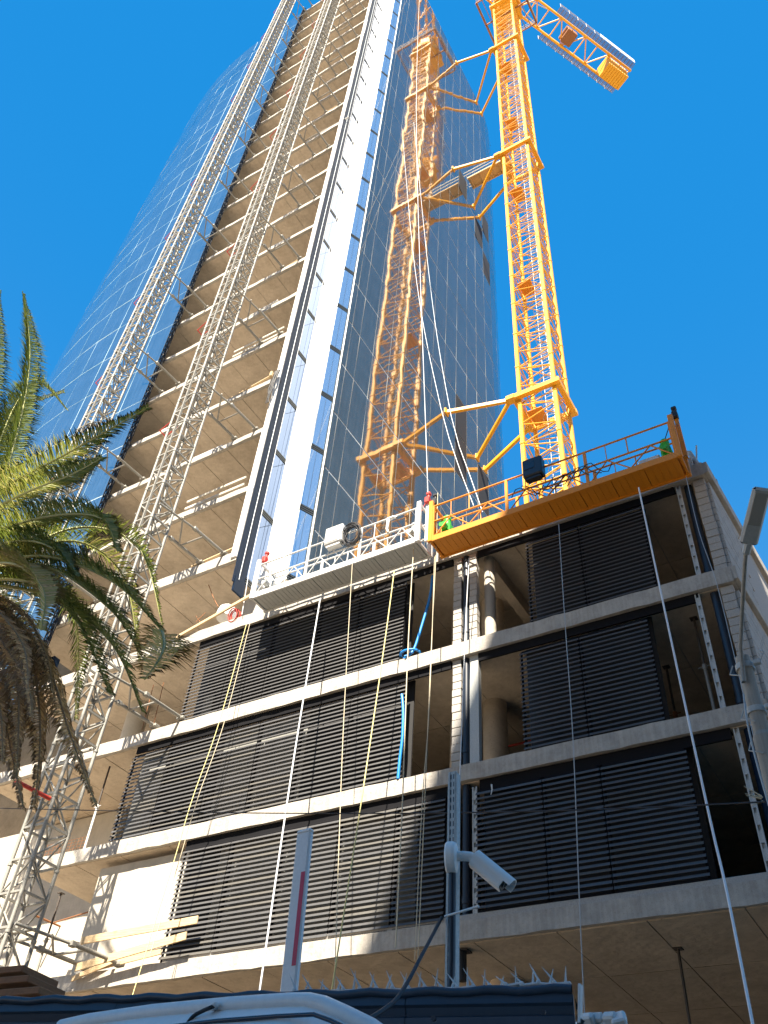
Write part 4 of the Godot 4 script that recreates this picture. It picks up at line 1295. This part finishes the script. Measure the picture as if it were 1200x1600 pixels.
	arm.sweep([Vector3(0.01, 0.004, 0.0), Vector3(0.05, 0.008, -0.02), Vector3(0.08, 0.006, -0.036), Vector3(0.098, -0.004, -0.048), Vector3(0.108, -0.02, -0.056)], 0.024, 14)
	obj("arm", arm, M.camera, cam)
	var ax := Vector3(0.70, -0.63, -0.25).normalized()
	var rt := Vector3.UP.cross(ax).normalized()
	var upv := ax.cross(rt).normalized()
	var hb := Basis(rt, upv, ax)
	var house := Node3D.new(); house.name = "housing"
	house.transform = Transform3D(hb, Vector3(0.108, -0.012, -0.056))
	var prof := PackedVector2Array([Vector2(-0.036, -0.03), Vector2(-0.024, -0.042), Vector2(0.024, -0.042), Vector2(0.036, -0.03), Vector2(0.038, 0.01), Vector2(0.026, 0.032), Vector2(-0.026, 0.032), Vector2(-0.038, 0.01)])
	var hm := MB.new()
	hm.prism(prof, Vector3(0, 0, -0.015), Vector3.RIGHT, Vector3.UP, Vector3(0, 0, 0.185))
	var ho := obj("housing", hm, M.camera, cam)
	ho.transform = house.transform
	house.free()
	var shade := MB.new()
	var arc := PackedVector2Array()
	for i in 13:
		var a := PI * (-0.08 + 1.16 * i / 12.0)
		arc.append(Vector2(cos(a) * 0.046, sin(a) * 0.042 + 0.006))
	for i in 13:
		var a := PI * (-0.08 + 1.16 * (12 - i) / 12.0)
		arc.append(Vector2(cos(a) * 0.0425, sin(a) * 0.0385 + 0.006))
	shade.prism(arc, Vector3(0, 0, -0.02), Vector3.RIGHT, Vector3.UP, Vector3(0, 0, 0.228))
	obj("sun_shade", shade, M.camera, ho)
	var ln := MB.new()
	ln.cbox(Vector3(0, -0.004, 0.1715), Vector3(0.062, 0.062, 0.006), 0.003)
	ln.lathe(Vector3(0, 0, 0.173), Vector3(0, 0, 1), [[0.024, 0.0], [0.024, 0.006], [0.016, 0.006], [0.014, 0.002], [0.0, 0.004]], 24)
	obj("lens_window", ln, M.lens, ho)
	var mk := MB.new()
	for i in 8: mk.box(Vector3(0.0378 + 0.0004, 0.004, 0.085 - i * 0.0062), Vector3(0.002, 0.006, 0.0042))
	obj("maker_mark", mk, M.black, ho)
	var ant := MB.new()
	ant.tube(at(695, 1432, -3.96), at(748, 1416, -3.9), 0.006, 6)
	tag(obj("bracket_rod", ant, M.alu), "thin pale rod sticking out sideways from the camera post", "rod")
	rope("stay_cable", "dark cable slanting from the camera post down to the hoarding", [at(690, 1434, -3.98), at(655, 1500, -3.6), at(620, 1560, -3.3), at(560, 1602, -2.9)], 0.009, M.cable, "cable")
	# raised barrier arm
	var bz := -5.0
	var b0 := at(436, 1700, bz); var b1 := at(477, 1302, bz)
	var bt := thing("barrier_arm", "raised white barrier arm with two red reflective bands", "barrier", Vector3(b0.x, 0, bz))
	var up := (b1 - b0).normalized()
	var bx := Basis(Vector3(up.y, -up.x, 0), up, Vector3(0, 0, 1))
	var bl := b0.distance_to(b1)
	var o0 := Vector3(0, b0.y, 0)
	var bm := MB.new()
	bm.cbox(o0 + up * bl * 0.5, Vector3(0.125, bl, 0.05), 0.012, bx)
	obj("boom", bm, M.boom, bt)
	var tipm := MB.new()
	tipm.cbox(o0 + up * (bl + 0.008), Vector3(0.128, 0.035, 0.054), 0.012, bx)
	obj("end_cap", tipm, M.camera, bt)
	for q in [[bl - 0.92, bl - 0.3], [bl - 1.75, bl - 1.33]]:
		var s := MB.new()
		s.box(o0 + up * (q[0] + q[1]) * 0.5 + bx.x * 0.036 + Vector3(0, 0, 0.0265), Vector3(0.034, q[1] - q[0], 0.002), bx)
		obj("red_band", s, M.redband, bt)
	var cab := MB.new()
	cab.cbox(Vector3(-0.02, 0.55, 0), Vector3(0.36, 1.1, 0.4), 0.03)
	cab.bar(Vector3(0, 1.0, 0), o0, 0.1, 0.06)
	obj("cabinet", cab, M.boom, bt)
	# white cab roof close to the viewer, with a cable lying on it
	var vz := -2.2
	var van := thing("white_vehicle", "white vehicle roof with a rounded frame close to the viewer at the bottom", "vehicle", Vector3(0, 0, 0))
	var outl := [at(95, 1606, vz), at(140, 1596, vz), at(240, 1582, vz), at(360, 1571, vz), at(455, 1565, vz), at(482, 1565, vz), at(505, 1570, vz), at(540, 1586, vz), at(580, 1606, vz), at(640, 1650, vz)]
	var low := 0.5
	var vb := MB.new()
	var poly := PackedVector2Array()
	for p in outl: poly.append(Vector2(p.x, p.y - 0.03))
	poly.append(Vector2(outl.back().x + 0.1, low)); poly.append(Vector2(outl[0].x - 0.2, low))
	vb.prism(poly, Vector3(0, 0, vz - 0.02), Vector3.RIGHT, Vector3.UP, Vector3(0, 0, -0.85))
	obj("body", vb, M.van, van)
	var slp := MB.new()
	for i in 9:
		var a: Vector3 = outl[i] + Vector3(0, -0.012, 0.012); var b: Vector3 = outl[i + 1] + Vector3(0, -0.012, 0.012)
		slp.quad(a, b, b + Vector3(0, -0.36, 0.42), a + Vector3(0, -0.36, 0.42))
	obj("sloping_panel", slp, M.van, van)
	var fr := MB.new()
	fr.sweep(outl, 0.024, 12)
	obj("roof_frame", fr, M.van, van)
	var inner := MB.new()
	var inn := [at(250, 1606, vz + 0.075), at(340, 1595, vz + 0.075), at(430, 1588, vz + 0.075), at(490, 1585, vz + 0.075), at(515, 1594, vz + 0.075), at(540, 1606, vz + 0.075)]
	inner.sweep(inn, 0.006, 8)
	obj("seal", inner, M.spandrel, van)
	for q in [0.6, -0.55]:
		for zz in [-2.3, -2.95]:
			var wh := MB.new()
			wh.tube(Vector3(-2.0 + q, 0.33, zz), Vector3(-2.0 + q, 0.33, zz - 0.18), 0.33, 24)
			obj("wheel", wh, M.black, van)
	rope("loose_cable", "black cable lying over the white vehicle roof", [at(285, 1612, vz + 0.06), at(300, 1590, vz + 0.05), at(316, 1580, vz + 0.045), at(332, 1573, vz + 0.04), at(338, 1571, vz - 0.02)], 0.006, M.black, "cable")
	var clip := MB.new()
	clip.cbox(at(335, 1572, vz + 0.03), Vector3(0.03, 0.012, 0.03), 0.004, Basis(Vector3.BACK, 0.4))
	tag(obj("cable_clip", clip, M.camera), "small white clip holding the black cable on the vehicle roof", "clip")
	# concrete pole and street lamp
	var lz := -8.0
	var lp := at(1160, 1028, lz)
	var pl := thing("concrete_pole", "weathered concrete pole with clamped bands at the right edge", "utility pole", Vector3(lp.x, 0, lz))
	var pm2 := MB.new()
	pm2.lathe(Vector3.ZERO, Vector3.UP, [[0.13, 0.0], [0.095, lp.y - 0.9], [0.075, lp.y - 0.85], [0.07, lp.y], [0.0, lp.y + 0.02]], 20)
	obj("shaft", pm2, M.polec, pl)
	for hh in [0.12, 0.62, 0.95]:
		var bd := MB.new()
		bd.lathe(Vector3(0, lp.y - hh, 0), Vector3.UP, [[0.07, -0.03], [0.09, -0.03], [0.09, 0.03], [0.07, 0.03]], 18)
		bd.cbox(Vector3(0.13, lp.y - hh, 0.05), Vector3(0.08, 0.05, 0.05), 0.008)
		bd.sweep([Vector3(0.16, lp.y - hh, 0.06), Vector3(0.22, lp.y - hh + 0.08, 0.08), Vector3(0.17, lp.y - hh + 0.14, 0.05)], 0.008, 6)
		bd.sweep([Vector3(-0.1, lp.y - hh, 0.08), Vector3(-0.14, lp.y - hh - 0.1, 0.1), Vector3(-0.02, lp.y - hh - 0.16, 0.12)], 0.008, 6)
		obj("clamp_band", bd, M.galv, pl)
	var lamp := thing("street_lamp", "grey street lamp with flat rectangular head above the concrete pole", "street lamp", Vector3.ZERO)
	var am := MB.new()
	var hd0 := at(1167, 848, -6.9)
	am.sweep([Vector3(lp.x - 0.03, lp.y - 0.35, lz + 0.12), at(1157, 1010, -7.88), at(1161, 930, -7.45), at(1164, 880, -7.1), hd0], 0.021, 10)
	obj("arm", am, M.steel, lamp)
	var ha := at(1166, 862, -6.9); var hb1 := at(1191, 762, -6.45)
	var hd := (hb1 - ha).normalized()
	var toc := (EYE - (ha + hb1) * 0.5).normalized()
	var hx := hd.cross(Vector3(0.1, -1, 0.35).normalized()).normalized()
	var hn := hx.cross(hd).normalized()
	var hbs := Basis(hx, hn, hd)
	var hl := ha.distance_to(hb1)
	var hm2 := MB.new()
	hm2.cbox(ha.lerp(hb1, 0.56), Vector3(0.165, 0.06, hl * 0.88), 0.02, hbs)
	hm2.cbox(ha.lerp(hb1, 0.06), Vector3(0.07, 0.07, hl * 0.2), 0.015, hbs)
	var hdo := obj("lamp_head", hm2, M.galv, lamp)
	var lens := MB.new()
	var lsgn := 1.0 if hn.dot(toc) > 0 else -1.0
	lens.cbox(ha.lerp(hb1, 0.68) + hn * lsgn * 0.031, Vector3(0.125, 0.014, hl * 0.5), 0.005, hbs)
	obj("lens", lens, M.lamplens, hdo)
	rope("pole_cable", "grey cable running down the left of the concrete pole", [at(1162, 1085, -7.9), at(1168, 1130, -7.85), at(1182, 1190, -7.85), at(1202, 1260, -7.85)], 0.01, M.wire, "cable")
	# brown plywood crate behind the hoarding
	var cz := -5.6
	var cr := thing("plywood_boards", "brown plywood boards stacked behind the hoarding at lower left", "boards")
	for q in [[-60, 1512, 22, 1505, -0.0], [-60, 1526, 30, 1522, 0.1], [-60, 1541, 44, 1544, 0.16]]:
		var bb := MB.new()
		var a := at(q[0], q[1], cz + q[4]); var b := at(q[2], q[3], cz + q[4])
		bb.cbox((a + b) * 0.5 - Vector3(0, 0.035, 0.3), Vector3(a.distance_to(b), 0.06, 0.5), 0.006, Basis(Vector3.UP, 0.1))
		obj("board", bb, M.ply, cr)
	var sup := MB.new()
	var sp0 := at(20, 1545, cz)
	sup.box(Vector3(sp0.x, sp0.y * 0.5 - 0.1, cz - 0.3), Vector3(0.9, sp0.y - 0.1, 0.6))
	obj("support_box", sup, M.ply, cr)
	# foil-wrapped bundle by the torn fence end
	var fo := MB.new()
	var fp := at(938, 1597, -6.0)
	for i in 7:
		fo.cbox(fp + Vector3(-0.16 + i * 0.05, rnd(-0.03, 0.03) - (0.04 if i < 3 else 0.0), rnd(-0.05, 0.05)), Vector3(0.09, 0.06, 0.12), 0.012, Basis(Vector3(1, 0.3, 0.2).normalized(), rnd(-0.8, 0.8)))
	fo.box(Vector3(fp.x, fp.y * 0.5 - 0.1, fp.z - 0.1), Vector3(0.4, fp.y - 0.2, 0.2))
	tag(obj("wrapped_bundle", fo, M.alu), "crumpled silver-wrapped bundle beside the torn end of the hoarding", "bundle")

# ------------------------------------------------------------------ loose things on the slabs
func prop_(label: String, a: Vector3, b: Vector3, m: Material):
	var t := thing("steel_prop", label, "prop", a, "adjustable steel props between the slabs")
	var d := b - a
	var k := MB.new()
	k.tube(Vector3.ZERO, d * 0.55, 0.035, 10)
	k.cbox(Vector3(0, 0.01, 0), Vector3(0.16, 0.02, 0.16), 0.004)
	obj("outer_tube", k, m, t)
	var i := MB.new()
	i.tube(d * 0.5, d, 0.026, 10)
	i.cbox(d - Vector3(0, 0.01, 0), Vector3(0.16, 0.02, 0.16), 0.004)
	obj("inner_tube", i, M.propdark, t)
	var h := MB.new()
	h.tube(d * 0.55 - Vector3(0.13, 0, 0), d * 0.55 + Vector3(0.13, 0.02, 0), 0.012, 6)
	h.tube(d * 0.53, d * 0.57, 0.05, 10)
	obj("collar_nut", h, m, t)
func upright(px: float, py: float, z: float, floor_i: int) -> Array:
	var p := at(px, py, z)
	return [Vector3(p.x, T[floor_i], z), Vector3(p.x, T[floor_i + 1] - 0.37, z)]
func plank(label: String, a: Vector3, b: Vector3, w := 0.17, th := 0.035, called := "plank"):
	var k := MB.new()
	var d := (b - a).normalized()
	var bs := Basis(d, Vector3(0, 0, 1).cross(d).normalized(), Vector3(0, 0, 1))
	k.cbox((a + b) * 0.5, Vector3(a.distance_to(b), w, th), 0.004, bs)
	tag(obj(called, k, M.wood), label, "plank")
func small_things():
	var u := upright(140, 1300, -15.6, 1)
	prop_("steel prop with a pale lower tube beside the slatted screen, second floor left", u[0], u[1], M.alu)
	u = upright(88, 1420, -16.4, 0)
	prop_("dark steel prop on the first floor behind the left hoist mast", u[0], u[1], M.steel)
	u = upright(1105, 1060, -15.9, 1)
	prop_("thin steel prop in the dark opening at the right corner", u[0], u[1], M.steel)
	u = upright(1052, 1100, -17.4, 1)
	prop_("second steel prop deeper in the dark right-hand opening", u[0], u[1], M.rust)
	var gz := [at_y(1067, 1530, 6.6), at_y(1075, 1600, 3.0)]
	prop_("rusty steel prop under the lowest slab at the right", Vector3(gz[0].x, 0, gz[0].z), Vector3(gz[0].x, T[0] - 0.37, gz[0].z), M.rust)
	plank("upper pale timber plank sticking out in front of the concrete wall panel", at(128, 1470, -14.72), at(309, 1437, -14.75))
	plank("lower pale timber plank reaching over the dark screen", at(118, 1512, -14.7), at(291, 1462, -14.72))
	plank("white timber plank lying low along the wall panel", at(150, 1512, -15.0), at(252, 1486, -15.0), 0.14)
	plank("short timber plank on the lowest slab edge near the hoist mast", at(112, 1530, -14.9), at(180, 1500, -14.95), 0.12)
	plank("long pale timber batten along the roof slab edge, left of the grey platform", at(276, 996, -14.95), at(392, 930, -14.85), 0.1, 0.06)
	# bits of reinforcement
	var reds := MB.new()
	for q in [[240, 1070, 222, 1140], [256, 1066, 238, 1140]]:
		reds.tube(at(q[0], q[1], -15.3), at(q[2], q[3], -15.25), 0.012, 6)
	tag(obj("reinforcing_bars", reds, M.rust), "two rusty bars leaning upright on the slab left of the screens", "rebar")
	var rr := MB.new()
	rr.sweep([at(326, 914, -15.6), at(334, 935, -15.5), at(341, 948, -15.4)], 0.012, 6)
	rr.sweep([at(306, 962, -15.3), at(316, 977, -15.2)], 0.01, 6)
	rr.sweep([at(321, 957, -15.3), at(306, 972, -15.2)], 0.01, 6)
	tag(obj("bent_rebar", rr, M.rust), "bent bars sticking up from the roof slab left of the sack", "rebar")
	var sack := MB.new()
	var so := at(352, 968, -15.2)
	sack.lathe(so, Vector3.UP, [[0.0, 0.0], [0.28, 0.02], [0.31, 0.2], [0.25, 0.4], [0.12, 0.5], [0.05, 0.56], [0.0, 0.56]], 16)
	tag(obj("sack", sack, M.white), "white sack standing on the roof slab under the blue cladding", "sack")
	tag(obj("rope_heap", coil(at(366, 962, -15.0), 0.24, 9, 12), M.red), "heap of red and white rope beside the white sack", "rope")
	# red services under the soffits
	var sp := MB.new()
	sp.tube(at_y(24, 1220, 10.0), at_y(78, 1248, 10.0), 0.05, 8)
	tag(obj("red_pipe", sp, M.red), "red pipe under the slab behind the left hoist mast", "pipe")
	var sp2 := MB.new()
	sp2.tube(at_y(56, 1431, 6.95 + 3.0), at_y(128, 1462, 9.95), 0.03, 8)
	sp2.tube(at_y(80, 1443, 9.95), at_y(138, 1425, 9.95), 0.02, 8)
	tag(obj("rusty_pipe", sp2, M.rust), "thin rusty pipes under the first-floor ceiling left of the wall panel", "pipe")
	var sp3 := MB.new()
	sp3.tube(Vector3(-12, 6.75, -22), Vector3(-2, 6.75, -22), 0.06, 8)
	tag(obj("red_pipe", sp3, M.red), "long dark red pipe deep under the lowest slab", "pipe")
	var sp4 := MB.new()
	sp4.tube(Vector3(-9.0, 13.0, -18.6), Vector3(-5.5, 13.0, -18.6), 0.03, 8)
	tag(obj("red_pipe", sp4, M.red), "thin red pipe behind the round column in the open bay", "pipe")
	# black bundle of harness hanging on the bright edge strip
	var hn := MB.new()
	var h0 := at(432, 585, -14.8)
	for k in 5:
		hn.sweep([h0 + Vector3(rnd(-0.1, 0.1), 0.2, 0), h0 + Vector3(rnd(-0.15, 0.12), -0.3, 0.05), h0 + Vector3(rnd(-0.25, 0.05), -0.9, 0.05), h0 + Vector3(rnd(-0.4, 0.0), -1.7, 0)], 0.05, 6, 0.3)
	tag(obj("rope_bundle", hn, M.black), "black bundle of ropes hanging on the bright edge of the open floors", "rope")
	var an := MB.new()
	an.cbox(at(424, 585, -14.9), Vector3(0.12, 0.3, 0.12), 0.02)
	tag(obj("anchor_block", an, M.wood), "brown wooden block beside the hanging black bundle", "block")
	# wire mesh panel on the second floor
	var ms := MB.new()
	var ma := at(65, 1335, -15.3); var mb2 := at(130, 1325, -15.3)
	for k in 13: ms.tube(Vector3(lerpf(ma.x, mb2.x, k / 12.0), T[1], -15.3), Vector3(lerpf(ma.x, mb2.x, k / 12.0), T[1] + 0.5, -15.3), 0.006, 4)
	for k in 6: ms.tube(Vector3(ma.x, T[1] + 0.05 + k * 0.09, -15.3), Vector3(mb2.x, T[1] + 0.05 + k * 0.09, -15.3), 0.006, 4)
	tag(obj("mesh_panel", ms, M.rust), "low rusty wire mesh panel on the second-floor slab edge", "mesh panel")
	var bl := MB.new()
	bl.cbox(at(70, 1048, -15.5), Vector3(0.9, 0.85, 0.3), 0.03)
	tag(obj("dark_box", bl, M.navy), "dark blue box standing on the roof slab behind the palm", "box")
	var strip := MB.new()
	strip.sweep([at(768, 1226, -15.0), at(769, 1234, -14.98), at(767, 1242, -14.98)], 0.02, 5, 0.4)
	tag(obj("paper_strip", strip, M.white), "small pale strip hanging under the slab above the right-hand screens", "strip")
